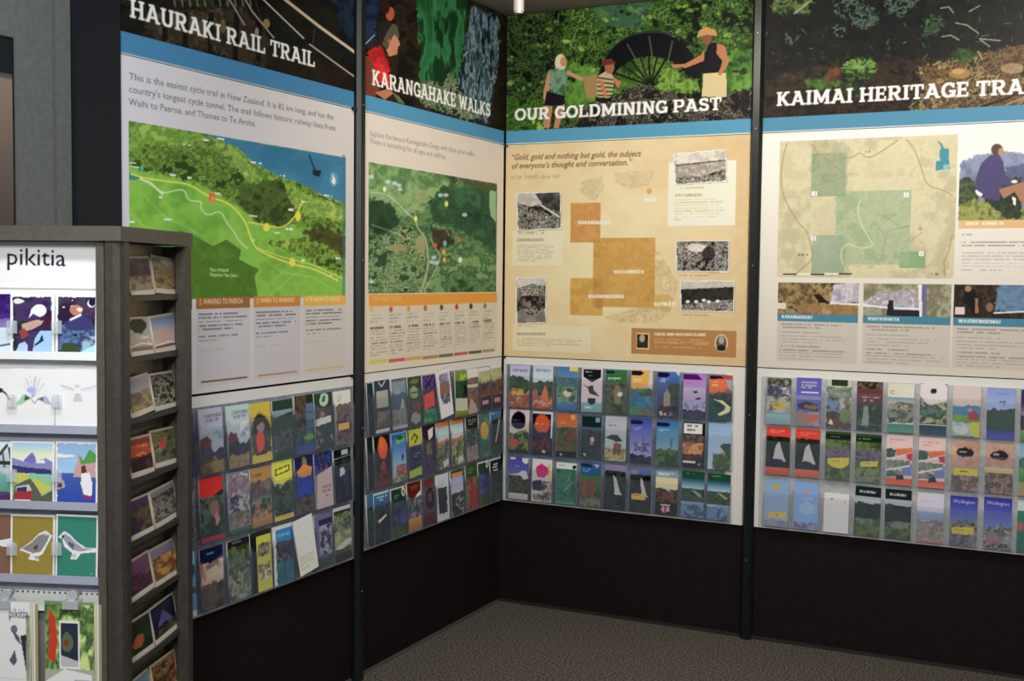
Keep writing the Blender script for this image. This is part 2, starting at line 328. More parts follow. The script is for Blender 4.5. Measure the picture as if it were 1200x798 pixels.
# ------------------------------------------------------------------ printed display boards
SPAN = {'H': ('L', -2.44, -1.2586, .0036, .0028, 1.45), 'K': ('L', -1.199, -.013, .0048, .0034, 1.38),
        'G': ('R', .006, 1.173, .0033, .0034, 1.3), 'M': ('R', 1.2225, 2.40, .0032, .0032, 1.12)}
ZH0, ZH1, ZI0, ZI1, ZR0, ZR1 = 2.1815, 2.781, 1.186, 2.179, .494, 1.1815
def canv(key, z0, z1):
    side, a0, a1, da, dz, k = SPAN[key]; return Canvas(a0, a1, z0, z1, da, dz, side, k)
def board(cv, name, lab, cat, group):
    me = cv.mesh(name); loc, rz = ((0, cv.a0, cv.z0), math.pi/2) if cv.side == 'L' else ((cv.a0, 0, cv.z0), 0)
    o = link(name, me, PRINT, None, loc, rz); tag(o, lab, cat, group); return o
G1, G2 = 'photo header boards along the top', 'information boards below the headers'
def band(cv, c, c2): cv.img = np.clip(cv.img**1.32*1.08, 0, 1); cv.put(cv.Z < 2.2445, c); cv.put(cv.Z < 2.186, c2, .8)

def leaves(cv, u0, v0, u1, v1, n, cols, r0, r1, seed, frond=False):
    r = random.Random(seed)
    for _ in range(n):
        u, v, s_, c_ = r.uniform(u0, u1), r.uniform(v0, v1), r.uniform(r0, r1), r.choice(cols); cv.o = (0, 0, 1.)
        if frond: a = r.uniform(0, 3.1); cv.line([(u, v), (u+s_*math.cos(a), v-s_*.8*math.sin(a))], r.uniform(.7, 1.3), c_, .8)
        else:
            for k in range(3): cv.ell(u+r.uniform(-s_, s_), v+r.uniform(-s_, s_)*.6, s_*r.uniform(.3, .7), s_*r.uniform(.2, .5), c_, .6)
# --- rail trail
h = canv('H', ZH0, ZH1); al = h.U > -1e9; h.zc(140, 0, 4.2857)
h.spk(al, ['0c0e0e', '1a1c18', '28261e', '151a1c'], 14, 5); h.rag = 4
h.spk(h.mpoly([(850, -400), (1300, -400), (1300, 400), (1180, 250)]), ['0c1220', '182a3c', '24384a', '101820'], 12, 9)
h.spk(h.mpoly([(-50, -600), (500, -600), (560, 60), (330, 20), (150, -30), (-50, 60)]), ['10180e', '203216', '34421e', '0e120c', '4c4c40'], 6, 11)
h.spk(h.mpoly([(120, 60), (620, 40), (760, 210), (780, 345), (640, 330), (520, 280), (330, 235), (120, 200)]), ['2a241c', '4a3e2e', '3a3226', '5c5040'], 9, 21)
for x in (215, 320, 445, 575, 690): h.poly([(x, 60), (x+30, 60), (x+18, 320), (x-5, 300)], '14110e', .8)
for x in range(250, 660, 38): h.line([(x, -150), (x+30, 30)], 2.2, '8c8474', .7)
for x in (380, 440, 600, 660): h.line([(x-60, -300), (x+90, 240)], 1.6, '3e382c')
h.line([(510, -60), (560, 10), (628, 125)], 1.6, '9a9282'); h.line([(600, -60), (665, 55), (775, 190)], 1.6, 'a49c8c')
h.line([(640, -80), (725, 0), (925, 192)], 1.8, 'b0a898'); h.line([(955, 222), (1190, 392)], 1.8, 'a89a86')
h.line([(700, -100), (835, 0), (1000, 130), (1190, 268)], 3.4, 'b4a692'); h.line([(980, 150), (970, 225)], 1.2, '504a40')
h.ell(738, 118, 18, 24, '8c7850'); h.ell(520, 130, 14, 34, '6a5e44'); h.ell(690, 160, 10, 22, '8a8472'); h.ell(950, 365, 18, 28, '7a6644', .8)
h.spk(h.mpoly([(900, 240), (1190, 400), (1190, 470), (800, 350)]), ['1c1610', '32281c', '241c14'], 8, 33)
band(h, '35719a', 'a6a8ac')
h.slab('HAURAKI RAIL TRAIL', (50, 85), (983, 340), .0535, 'd0cdc6')
board(h, 'header_board', 'dark railway photo header reading HAURAKI RAIL TRAIL over a blue band', 'header board', G1)

c = canv('H', ZI0, ZI1); al = c.U > -1e9; c.grad(al, 'bab8c0', 'bcb6b2', (c.U-137)/280)
c.zc(0, 0, 2.79); ink = '55565c'
c.text('This is the easiest cycle trail in New Zealand. It is 82 km long, and has the', (422, 259), (1090, 392), .0200, ink)
c.text("country's longest cycle tunnel. The trail follows historic railway lines from", (421, 301), (1096, 428), .0200, ink)
c.text('Waihi to Paeroa, and Thames to Te Aroha.', (421, 343), (836, 414), .0200, ink)
c.zc(130, 130, 3.8)
mp = c.mrect(80, 42, 1043, 826)
c.spk(mp, ['5a9226', '6ba42c', '78b034', '62982a'], 26, 41); c.rag = 3; c.clip = mp
hill = [(80, 42), (400, 95), (470, 110), (560, 165), (640, 240), (740, 290), (860, 330), (940, 380), (1050, 415), (1050, 560), (900, 525), (700, 490), (600, 440), (520, 395), (420, 335), (300, 300), (200, 275), (80, 258)]
c.spk(c.mpoly(hill) & mp, ['2a4414', '4c6e1e', '76952e', '34501a', '6a8a2a', '243c12'], 8, 43, octv=4)
c.spk(c.mpoly([(80, 42), (400, 95), (420, 130), (300, 170), (180, 140), (80, 190)]) & mp, ['3e6420', '7aa036', '567c26', '88a840'], 6, 44)
c.spk(c.mpoly([(430, 110), (560, 170), (640, 250), (760, 310), (900, 380), (1050, 440), (1050, 500), (880, 470), (700, 380), (560, 260)]) & mp, ['4a7020', '86a83c', '5c8228', '9ab04c'], 6, 48)
c.spk(c.mpoly([(560, 330), (760, 300), (830, 470), (760, 520), (640, 490), (580, 420)]) & mp, ['24380e', '35501a', '4a5e24', '283c12'], 7, 46)
c.spk(c.mpoly([(690, 585), (900, 560), (1050, 600), (1050, 740), (960, 700), (830, 640)]) & mp, ['2c4212', '7a9c30', '3c5418', '8cae3a'], 6, 47)
c.spk(c.mpoly([(840, 530), (960, 520), (1050, 560), (1050, 650), (900, 570)]) & mp, ['33301a', '4a4a20', '3c3c1c'], 6, 49)
sea = [(400, 95), (560, 158), (640, 235), (740, 288), (860, 328), (940, 375), (1050, 414), (1050, 195), (640, 120)]
c.rag = 1; c.spk(c.mpoly(sea) & mp, ['276688', '2f7496', '2a6c8e'], 30, 51)
c.poly([(1030, 195), (1043, 198), (1043, 826), (1030, 826)], '2e6a7a', .5)
c.poly([(80, 275), (110, 285), (145, 305), (80, 308)], '3c7a6c')
c.line([(130, 302), (175, 320), (230, 370), (290, 352), (330, 350), (340, 400), (410, 402), (395, 430), (430, 470), (490, 440), (515, 500), (545, 530), (570, 580), (608, 612)], 1.5, 'b8cc98')
c.line([(130, 302), (175, 320), (230, 370)], 2.2, 'c8d8a8')
c.line([(90, 280), (150, 300), (270, 316), (350, 325), (440, 385), (530, 410), (600, 490), (620, 560), (650, 622), (800, 682), (900, 700), (1010, 755)], 1.6, 'e6cc48')
c.line([(610, 495), (690, 508), (765, 525), (830, 462), (852, 400)], 1.5, 'e0c444'); c.line([(650, 610), (760, 650), (900, 685), (1030, 745)], 1., 'd8c860')
for p in ([(80, 455), (200, 560)], [(150, 380), (240, 470), (420, 560)], [(660, 640), (760, 720), (900, 740), (1000, 800)], [(700, 826), (830, 720)], [(340, 640), (380, 690), (345, 760)]): c.line(p, .8, '9cc468', .7)
c.rag = 0; c.spk(c.mpoly([(300, 530), (360, 548), (455, 602), (515, 572), (580, 620), (570, 660), (625, 690), (660, 705), (640, 735), (655, 835), (250, 835), (270, 700)]) & mp, ['48740e', '42681a', '508018'], 20, 61)
c.text('Piako Wetland', (440, 714), (522, 716), .011, 'eef0e0'); c.text('Waterfowl Peat Dome', (440, 736), (565, 740), .011, 'eef0e0')
for x, y, w in ((82, 232, 30), (82, 250, 44), (262, 288, 28), (340, 298, 18), (462, 370, 26), (612, 468, 38), (625, 578, 16), (790, 442, 24), (850, 405, 28), (730, 545, 26), (775, 527, 38), (316, 152, 45), (410, 132, 26), (474, 127, 30), (622, 232, 52), (756, 290, 26), (945, 380, 40), (210, 385, 22), (236, 484, 34), (80, 496, 26), (850, 668, 16), (975, 735, 24), (1000, 658, 22)):
    c.greek(x, y-7, x+w, y+6, 1, 'f4f6f0', .95, x, 1., .9)
c.rect(436, 366, 464, 408, 'd8601c'); c.text('1', (446, 400), (455, 401), .014, 'fff')
for x, y, rx, ry in ((693, 518, 15, 19), (833, 468, 13, 22), (808, 673, 13, 20)): c.ell(x, y, rx, ry, 'ecc62a')
c.ell(138, 256, 8, 13, '38a08c')
c.line([(884, 198), (896, 232), (908, 262)], 1.6, '16242c'); c.poly([(900, 262), (938, 264), (930, 292), (898, 286)], '141e24')
c.ell(993, 305, 20, 32, '4a8ca4'); c.poly([(985, 275), (1002, 310), (996, 330), (984, 318)], 'fff'); c.greek(1000, 228, 1036, 246, 1, '2c5c50', .8, 3, 1., .8)
c.rag = 0; c.clip = None; c.zc(210, 330, 5.4545)
for x0, x1, y0, y1, col, t, rl in ((-420, 84, 106, 178, '74401e', '1. THAMES TO PAEROA', '643a1e'), (106, 454, 100, 172, '8c5c28', '2. WAIKINO TO PAEROA', '6e4a22'), (474, 776, 93, 162, 'b87628', '3. WAIHI TO WAIKINO', 'b07a3a'), (794, 1064, 87, 156, 'd09c34', '4. TE AROHA TO PAEROA', 'c8a252')):
    a = c.L((x0, y0)); b = c.L((x1, y1)); z1 = c.L((270, 97))[1]; z0 = c.L((270, 170))[1]; zb = c.L((285, 655))[1]
    m = (c.A >= a[0]) & (c.A <= b[0]); c.put(m & (c.Z < z0) & (c.Z > zb), 'b2aeb2' if x0 < 500 else 'b8b2ac'); c.put(m & (c.Z <= z1) & (c.Z >= z0), col)
    w = b[0]-a[0]
    if x0 > 0:
        c.o = (0, 0, 1.)
        q = lambda fx, z: project(0, a[0]+w*fx, z)
        c.text(t, q(.06, z0+.014), q(.86, z0+.014), .017, 'f2e4cc', .9)
        T_ = z0-zb; g0 = q(.05, z0-.06*T_); g1 = q(.93, z0-.31*T_); c.greek(*g0, *g1, 5, '4a4a52', .8, int(x0), .7, .4); g0 = q(.05, z0-.35*T_); g1 = q(.9, z0-.45*T_); c.greek(*g0, *g1, 2, '55555c', .75, int(x0)+1, .4, .4)
        g0 = q(.05, z0-.53*T_); g1 = q(.5, z0-.565*T_); c.greek(*g0, *g1, 1, 'a08c50', .6, int(x0)+2, 1.)
        zz = zb+.014; c.put((c.A > a[0]+w*.08) & (c.A < a[0]+w*.94) & (abs(c.Z-zz) < .0032), rl)
        c.zc(210, 330, 5.4545)
board(c, 'information_board', 'white rail trail board with bright green relief map and blue sea', 'information board', G2)

# --- gorge walks
h = canv('K', ZH0, ZH1); al = h.U > -1e9; h.zc(415, 0, 4.99)
h.spk(al, ['14120e', '2a221a', '3a2e20', '1c1814'], 10, 7); h.rag = 4
h.spk(h.mpoly([(40, -200), (160, -200), (130, 230), (40, 290)]), ['0e1420', '1a2a44', '283c5c'], 10, 8)
g = h.mpoly([(340, -400), (680, -400), (665, 60), (640, 300), (600, 520), (520, 520), (375, 480), (385, 300)])
h.spk(g, ['0f3a20', '1c5a32', '2a6c42', '3a7c54', '144024'], 9, 12, sy=.3)
w_ = h.mpoly([(680, 40), (760, 60), (850, 110), (860, 250), (820, 500), (780, 720), (560, 620), (600, 500), (640, 300)])
h.spk(w_, ['22303a', '4a6470', '8c9ea4', '31444c', '5a7078', '1e2a30'], 3.0, 14, sy=.22)
h.spk(h.mpoly([(380, 470), (520, 500), (560, 420), (600, 470), (640, 560), (720, 720), (660, 700), (470, 640), (380, 600)]), ['2e4a30', '8a9880', '4a5c40', 'a8a890', '2a3020'], 4, 15)
h.spk(h.mpoly([(855, 90), (900, 120), (900, 800), (800, 740), (850, 480)]), ['120e0a', '2e2418', '1c1610'], 8, 16)
h.spk(h.mpoly([(680, -300), (900, -300), (900, 110), (760, 60), (680, 20)]), ['1e1a18', '34302c', '262220'], 8, 17)
h.line([(62, 262), (118, 205)], 1.2, 'a8a49a')
h.ell(205, 60, 34, 62, '1c1410'); h.ell(210, 80, 26, 42, 'a05c44'); h.ell(185, 40, 24, 40, '3a2018')
h.rag = 0; h.ell(218, 232, 40, 58, 'a87860'); h.poly([(225, 200), (262, 235), (270, 262), (258, 272), (250, 318), (205, 330), (185, 280)], 'b4826a'); h.poly([(140, 130), (190, 120), (250, 150), (264, 200), (262, 225), (235, 200), (215, 235), (195, 290), (165, 260), (140, 200)], '5c584a'); h.poly([(140, 130), (190, 120), (225, 138), (190, 190), (165, 255), (140, 200)], '2e2c22'); h.ell(204, 240, 7, 14, '9c6a54'); h.rag = 4
h.spk(h.mpoly([(70, 290), (160, 262), (195, 330), (208, 440), (200, 520), (150, 480), (90, 420)]), ['a01c20', 'c82a2c', 'd84440'], 8, 18)
h.poly([(50, 330), (90, 330), (130, 420), (150, 520), (120, 570), (50, 550)], '7a4434'); h.poly([(120, 540), (200, 520), (232, 545), (180, 582)], 'b07a5c'); h.poly([(225, 540), (260, 560), (300, 610), (260, 600)], '6a7450')
band(h, '3f83aa', 'a8b4b8')
h.slab('KARANGAHAKE WALKS', (103, 496), (797, 684), .0600, 'e4e0d2')
board(h, 'header_board', 'waterfall photo header with woman in red reading KARANGAHAKE WALKS', 'header board', G1)
c = canv('K', ZI0, ZI1); al = c.U > -1e9; c.grad(al, 'cabfb4', 'cfc4b0', (c.V-150)/280)
c.zc(420, 140, 3.894)
c.text('Explore the famous Karangahake Gorge with these great walks.', (50, 74), (530, 168), .0215, '77706a', .85); c.text('There is something for all ages and abilities.', (50, 108), (400, 182), .0215, '77706a', .85)
mp = c.mrect(47, 193, 628, 787)
c.spk(mp, ['1e3c22', '3a6438', '5c8450', '2a5030', '6c9058'], 9, 71, octv=4); c.rag = 3; c.clip = mp
c.spk(c.mpoly([(47, 193), (400, 230), (420, 300), (330, 360), (300, 420), (200, 440), (120, 370), (47, 350)]) & mp, ['4c7444', '6c9458', '88a46c', '5a8050'], 8, 72)
c.spk(c.mpoly([(47, 370), (150, 380), (190, 480), (100, 530), (47, 500)]) & mp, ['14321e', '204426', '1a3a20'], 8, 73)
c.spk(c.mpoly([(380, 300), (628, 320), (628, 620), (560, 560), (450, 500), (340, 470), (330, 380)]) & mp, ['163422', '26503a', '1e4228', '30603c'], 10, 74)
c.spk(c.mpoly([(330, 490), (420, 500), (440, 570), (350, 600)]) & mp, ['2c2a20', '403828', '242a1c'], 7, 75)
c.spk(c.mpoly([(47, 560), (230, 480), (310, 560), (310, 787), (47, 787)]) & mp, ['24442a', '86a070', '38602e', 'a0a878', '1c3820'], 5, 76)
c.ell(290, 340, 32, 22, '9a9c6c', .7); c.ell(285, 570, 24, 40, 'a0985c', .7); c.ell(180, 585, 40, 18, '9c8c58', .7); c.poly([(600, 320), (628, 330), (628, 470), (605, 440), (597, 390)], '86ac80')
c.spk(c.mpoly([(470, 270), (628, 293), (628, 330), (480, 300)]) & mp, ['2e3a20', '4a4a28', '38502c'], 6, 77)
c.rag = 0; c.clip = None; c.line([(60, 335), (120, 335), (180, 380), (225, 430), (262, 455), (270, 500), (305, 530), (318, 600), (320, 680), (285, 787)], 1.5, 'b4b898', .9); c.line([(60, 480), (180, 520), (230, 500)], 1., 'b4a878', .7); c.line([(330, 540), (350, 590), (380, 620), (350, 690), (300, 787)], 1.3, 'a4ac94', .9); c.line([(340, 480), (400, 500), (415, 530)], 1., 'a0a890', .8)
for x, y, q in ((402, 385, 'd8d850'), (262, 452, 'd8d040'), (390, 605, 'd8962a'), (393, 640, 'd8962a'), (465, 640, 'f0f0e8'), (352, 575, 'c04c40'), (395, 565, '70a8b0'), (460, 548, 'b86040'), (120, 318, 'dcd8b0')): c.ell(x, y, 8, 13, q)
for x, y in ((60, 262), (135, 285), (165, 290), (185, 300), (190, 318), (375, 345), (400, 345), (485, 435), (345, 630), (335, 650), (355, 655), (60, 740)): c.ell(x, y, 12, 9, 'b8ccd0', .8)
c.zc(420, 335, 6.667)
m = c.mrect(80, 66, 1080, 132); c.put(m, 'dc8f20'); c.text('TOP WALKS TO DO', (110, 122), (335, 114), .019, 'f0c070', .9)
cl = ['c8b830', 'c83848', 'c89030', '9a6a38', '40503a', 'b03838', '343c34', '7c8440']
for i, (x, y) in enumerate(zip((105, 255, 393, 523, 650, 768, 880, 990), (186, 184, 178, 174, 168, 163, 159, 156))):
    n = (255, 393, 523, 650, 768, 880, 990, 1090)[i]; x1 = n-28
    c.put(c.mrect(x-20, y-26, x1+14, 600-i*13), 'c3b8a6', .6)
    c.ell(x, y, 13, 22, cl[i]); c.greek(x-14, y+38, x+int((x1-x)*.7), y+112, 3, '78948c', .8, i+3, .6); c.greek(x-14, 320-i*8, x1-6, 340-i*8, 1, '3a3430', .7, i, .8, .8)
    c.greek(x-14, 355-i*9, x1, 550-i*17, 9, '605850', .6, i+13); c.rect(x-20, 584-i*12, x1, 596-i*12, cl[i], .8)
board(c, 'information_board', 'cream gorge walks board with dark green aerial map and orange bar', 'information board', G2)

# --- goldmining
h = canv('G', ZH0, ZH1); al = h.U > -1e9; h.zc(580, 0, 3.871)
h.spk(al, ['0e1c08', '2e4c1a', '5c8030', '16280e', '7a9a44', '243c16', '3e6424'], 5.5, 22, octv=5); h.rag = 4
h.spk(h.mpoly([(0, -100), (300, -100), (300, 330), (140, 430), (0, 420)]), ['0a120a', '20341a', '4a6a34', '0e180c', '5c743c', '182814'], 5, 24, octv=5)
h.spk(h.mpoly([(430, -100), (760, -100), (660, 130), (480, 120)]), ['30504a', '4a6e50', '3a6044', '56784a'], 8, 25)
h.spk(h.mpoly([(0, 460), (220, 440), (220, 600), (0, 600)]), ['1c3810', '5c8428', '2a4c16', '8cac40'], 5, 26)
h.spk(h.mpoly([(320, 280), (460, 300), (470, 480), (320, 470)]), ['3a6020', '6a943a', '507c2c'], 7, 27)
h.spk(h.mpoly([(1030, 260), (1180, 160), (1180, 420), (1030, 420)]), ['2c5018', '4c7a28', '70983a'], 7, 28)
h.line([(290, 60), (285, 110)], 1.5, '8c9078', .7); h.line([(375, 130), (345, 210)], 2, '7c8c88', .7)
leaves(h, 590, 0, 885, 110, 150, ['0a1406', '10200a', '8aa850', '6c9440', '9cb45c', '1a2c10', '4c7434'], 2.5, 7, 4); h.zc(580, 0, 3.871)
d = h.mell(705, 388, 236, 246)*(1-h.mell(705, 420, 190, 165)); h.put(d, '10121a')
h.put(h.mell(705, 420, 190, 160)*(h.V < 110), '5a7c34', .5)
h.line([(469, 350), (485, 290), (520, 230), (580, 175), (650, 150), (720, 145), (800, 152), (870, 180), (930, 235)], 1.6, '3a3e44')
for a in range(8, 176, 17):
    r = math.radians(a); h.line([(705, 388), (705+210*math.cos(r), 388-215*math.sin(r))], 2.2 if a % 2 else 1.6, '1c1a18')
for x0, y0, x1, y1 in ((600, 200, 640, 270), (700, 165, 716, 265), (806, 185, 785, 280)): h.line([(x0, y0), (x1, y1)], 1.3, '6a6a60')
h.spk(h.mpoly([(760, 320), (800, 300), (850, 350), (930, 360), (940, 420), (720, 410)]), ['3c5c1c', '88a448', '5c8028'], 5, 29)
h.spk(h.mpoly([(400, 480), (560, 430), (600, 395), (680, 385), (780, 410), (940, 440), (1050, 420), (1180, 405), (1180, 600), (200, 600), (380, 560)]), ['141412', '34322c', '1c1c18', '8c867a', '262420', '5c5850'], 3.2, 31)
h.ell(298, 285, 26, 40, 'c8c0a0'); h.ell(312, 280, 16, 22, 'b88c6c')
h.spk(h.mpoly([(245, 310), (325, 305), (335, 380), (318, 440), (240, 410)]), ['4a6a54', '7a9a80', '5a7c64'], 6, 34)
h.poly([(240, 330), (252, 330), (242, 450), (222, 470), (220, 420)], 'b48c70'); h.poly([(328, 318), (400, 352), (395, 370), (325, 335)], 'b48c70')
h.poly([(236, 412), (318, 435), (312, 480), (222, 478)], '20202a'); h.poly([(220, 478), (262, 482), (248, 582), (222, 580)], 'b08468'); h.poly([(285, 480), (316, 474), (290, 580), (266, 580)], 'b08468')
h.poly([(398, 350), (465, 335), (468, 425), (440, 448), (415, 440)], '9c8258')
h.poly([(466, 345), (520, 312), (542, 360), (530, 440), (500, 445), (462, 440)], 'b0a47c')
for k in range(5): h.line([(468, 352+k*20), (536, 362+k*18)], 1.5, '2c2820')
h.ell(520, 305, 22, 30, 'a06a50'); h.poly([(483, 300), (490, 270), (530, 266), (550, 288), (520, 294)], '6e3c34'); h.poly([(540, 350), (575, 372), (560, 400), (545, 380)], 'b07a5c'); h.poly([(470, 360), (490, 365), (512, 430), (498, 440)], 'b07a5c'); h.poly([(455, 440), (530, 445), (530, 462), (455, 462)], '20221e')
h.poly([(945, 330), (1050, 330), (1052, 440), (1000, 440), (940, 438)], 'c2b48c'); h.poly([(948, 250), (975, 195), (1015, 190), (1035, 250), (1020, 330), (950, 335), (905, 320)], '16161e')
h.poly([(952, 222), (935, 250), (860, 290), (800, 292), (806, 306), (870, 306), (950, 275)], 'b07c58'); h.poly([(1008, 195), (1045, 210), (1062, 285), (1025, 345), (1012, 335), (1035, 280), (1005, 240)], 'b07c58')
h.ell(962, 172, 22, 30, '8c5c44'); h.poly([(915, 172), (930, 135), (965, 122), (1002, 138), (1008, 164), (960, 156)], 'b8905c')
band(h, '468cae', 'd4d8c8')
h.slab('OUR GOLDMINING PAST', (88, 548), (1028, 499), .0560, 'f6f2e8', .2)
board(h, 'header_board', 'header with great iron wheel and three visitors reading OUR GOLDMINING PAST', 'header board', G1)
c = canv('G', ZI0, ZI1); al = c.U > -1e9; c.zc(585, 150, 2.85)
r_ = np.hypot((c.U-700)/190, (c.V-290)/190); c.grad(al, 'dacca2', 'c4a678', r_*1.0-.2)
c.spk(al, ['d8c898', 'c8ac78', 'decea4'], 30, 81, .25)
for pts, q in (([(270, 180), (345, 160), (350, 200), (320, 245), (270, 215)], 'b0a07c'), ([(385, 150), (520, 140), (500, 190), (430, 205), (390, 180)], 'b4a482'), ([(480, 370), (540, 420), (600, 520), (570, 620), (520, 650), (400, 650), (350, 630), (500, 590)], 'b0935c')):
    c.spk(c.mpoly(pts), [q, 'c8b68c', q, 'd4c49c'], 7, 82, .6)
q = c.mrect; c.put(q(238, 250, 337, 382), 'c08440'); c.put(q(315, 368, 517, 600), 'be9040'); c.put(q(238, 502, 345, 628), 'caa044'); c.put(q(315, 502, 345, 600), 'a46e2c', .8); c.put(q(315, 368, 337, 382), 'a06a30'); c.put(q(505, 555, 566, 606), 'c09c48', .7)
for a_, sd in ((q(238, 250, 337, 382), 83), (q(315, 368, 517, 600), 84), (q(238, 502, 345, 628), 85)): c.spk(a_, ['a87434', 'c49a4e', 'b48440', 'caa058'], 9, sd, .4)
c.ell(501, 211, 9, 9, 'c8983c')
ik = '6a5030'
c.text('“Gold, gold and nothing but gold, the subject', (38, 107), (474, 94), .0265, ik, 1, .3, .012); c.text('of everyone’s thought and conversation.”', (40, 136), (444, 123), .0265, ik, 1, .3, .012); c.text('VICAR, THAMES, about 1868', (38, 172), (202, 166), .0175, '988c70')
for t, x0, y0, x1 in (('KARANGAHAKE', 264, 321, 374), ('WAITAWHETA', 382, 486, 484), ('WAIORONGOMAI', 296, 568, 416), ('KATIKATI', 518, 594, 588), ('WAIHI', 482, 245, 524)): c.slab(t, (x0, y0), (x1, y0), .016, 'fbf4e2', .26)
c.put(q(45, 345, 211, 460), 'd9d2b8', .75); c.put(q(45, 655, 305, 752), 'd6cdb0', .7); c.put(q(566, 116, 786, 325), 'f0e8c2')
for t, x0, y0, x1 in (('KARANGAHAKE', 60, 378, 148), ('WAIORONGOMAI', 58, 692, 154), ('WAITAWHETA', 585, 229, 678)): c.slab(t, (x0, y0), (x1, y0), .0125, '857d68', .2)
c.greek(60, 390, 185, 450, 8, '8c8468', .75, 5); c.greek(58, 702, 280, 738, 4, '8c8468', .7, 6); c.greek(585, 238, 752, 312, 8, 'b4a67c', .8, 7, .15); c.greek(62, 348, 150, 356, 1, '90886c', .6, 1, 1., .7); c.greek(60, 660, 130, 668, 1, '90886c', .6, 1, 1., .7); c.greek(595, 198, 690, 206, 1, 'b4a880', .8, 2, 1., .7); c.greek(600, 490, 700, 500, 1, '988a64', .7, 3, 1., .7); c.greek(610, 622, 700, 632, 1, '988a64', .7, 4, 1., .7)
BW = ['1c1a18', '4c4844', 'a09c94', '302e2a', 'c4beb4', '605a54']
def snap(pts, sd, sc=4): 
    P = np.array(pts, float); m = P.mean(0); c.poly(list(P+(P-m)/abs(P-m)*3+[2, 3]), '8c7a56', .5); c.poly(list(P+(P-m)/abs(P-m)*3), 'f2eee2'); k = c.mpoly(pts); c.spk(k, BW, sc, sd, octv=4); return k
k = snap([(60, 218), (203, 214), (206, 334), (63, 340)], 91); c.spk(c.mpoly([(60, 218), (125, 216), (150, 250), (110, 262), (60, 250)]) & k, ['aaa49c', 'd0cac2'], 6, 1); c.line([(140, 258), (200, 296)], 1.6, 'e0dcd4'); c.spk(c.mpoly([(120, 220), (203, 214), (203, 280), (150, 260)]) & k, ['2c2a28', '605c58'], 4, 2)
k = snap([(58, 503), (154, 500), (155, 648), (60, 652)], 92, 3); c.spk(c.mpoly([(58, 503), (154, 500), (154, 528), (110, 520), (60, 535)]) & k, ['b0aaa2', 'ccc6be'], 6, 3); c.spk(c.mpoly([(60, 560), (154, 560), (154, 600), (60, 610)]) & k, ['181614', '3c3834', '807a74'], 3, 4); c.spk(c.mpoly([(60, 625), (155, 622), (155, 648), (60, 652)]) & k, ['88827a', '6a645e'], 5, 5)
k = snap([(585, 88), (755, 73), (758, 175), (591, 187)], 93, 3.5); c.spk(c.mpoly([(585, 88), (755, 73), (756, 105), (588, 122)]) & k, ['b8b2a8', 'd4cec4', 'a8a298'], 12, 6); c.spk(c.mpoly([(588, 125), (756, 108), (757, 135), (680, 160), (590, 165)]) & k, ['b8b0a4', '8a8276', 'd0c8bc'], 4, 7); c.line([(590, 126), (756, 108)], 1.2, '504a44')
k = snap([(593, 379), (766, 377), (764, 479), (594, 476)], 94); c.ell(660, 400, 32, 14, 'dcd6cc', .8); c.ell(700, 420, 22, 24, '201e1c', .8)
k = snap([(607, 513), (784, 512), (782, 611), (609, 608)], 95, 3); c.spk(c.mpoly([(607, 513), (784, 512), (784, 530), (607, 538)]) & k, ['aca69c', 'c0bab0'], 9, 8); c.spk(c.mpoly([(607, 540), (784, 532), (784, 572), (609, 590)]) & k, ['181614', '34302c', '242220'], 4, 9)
for x in (630, 658, 684, 700, 730): c.ell(x, 580-(x % 7), 7, 5, 'e8e4da')
c.put(q(443, 668, 789, 766), 'a9763f'); c.put(q(457, 683, 500, 740), 'c8b078'); c.spk(q(461, 687, 496, 736), ['18140e', '3a3026', '201a14'], 6, 96); c.ell(478, 702, 9, 13, 'b09c84'); c.ell(742, 718, 22, 29, 'd8ccb0'); c.ell(742, 718, 18, 25, '5a5348'); c.ell(742, 708, 9, 13, 'a89c88'); c.ell(742, 735, 15, 10, '221e1a')
c.slab('FIRTH AND McCOSH CLARK'.upper(), (517, 693), (690, 695), .0125, 'f0e2c4', .24); c.greek(517, 703, 700, 748, 6, 'd8b888', .8, 8)
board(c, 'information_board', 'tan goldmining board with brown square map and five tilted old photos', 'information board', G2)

# --- heritage trails
h = canv('M', ZH0, ZH1); al = h.U > -1e9; h.zc(880, 0, 3.75)
h.spk(al, ['0a0e0e', '14181a', '1c221a', '2a2620', '0e1214'], 9, 35, octv=4); h.rag = 4
h.spk(h.mpoly([(100, -300), (300, -300), (260, 60), (100, 60)]), ['1c3014', '46602c', '7a8c50', '20321a'], 5, 36)
for x, y, s_ in ((430, 20, 60), (500, 80, 50), (390, 140, 30), (660, 10, 60), (800, 110, 40), (180, 160, 30)): h.spk(h.mell(x, y, s_*1.2, s_)>.3, ['0c120e', '3a5440', '6c7c74', '16241a', '10160f'], 3, 37+x)
h.spk(h.mpoly([(50, 340), (350, 280), (700, 260), (900, 240), (1250, 200), (1250, 480), (50, 520)]), ['241e18', '3c3226', '4a3c2c', '2c241c'], 5, 38, octv=4)
h.spk(h.mpoly([(720, 300), (900, 250), (1250, 180), (1250, 480), (680, 500), (760, 380)]), ['5c4630', '8c7250', '4a3a26', 'b09a70', '3c4424'], 5, 39, octv=4)
h.spk(h.mell(320, 365, 80, 26) > .3, ['2c4a20', '5c8438', '3c5c28'], 4, 40); h.spk(h.mell(480, 300, 75, 45) > .3, ['2c4a20', '7a9c50', '4a6c30'], 4, 41); h.spk(h.mpoly([(420, 330), (500, 320), (490, 420), (420, 420)]), ['2a4420', '54703a', '1e2c18'], 4, 42)
for k in range(9): h.line([(480, 300), (480+80*math.cos(k*.36+3.2), 300+42*math.sin(k*.36+3.2))], 1.3, '84a45a')
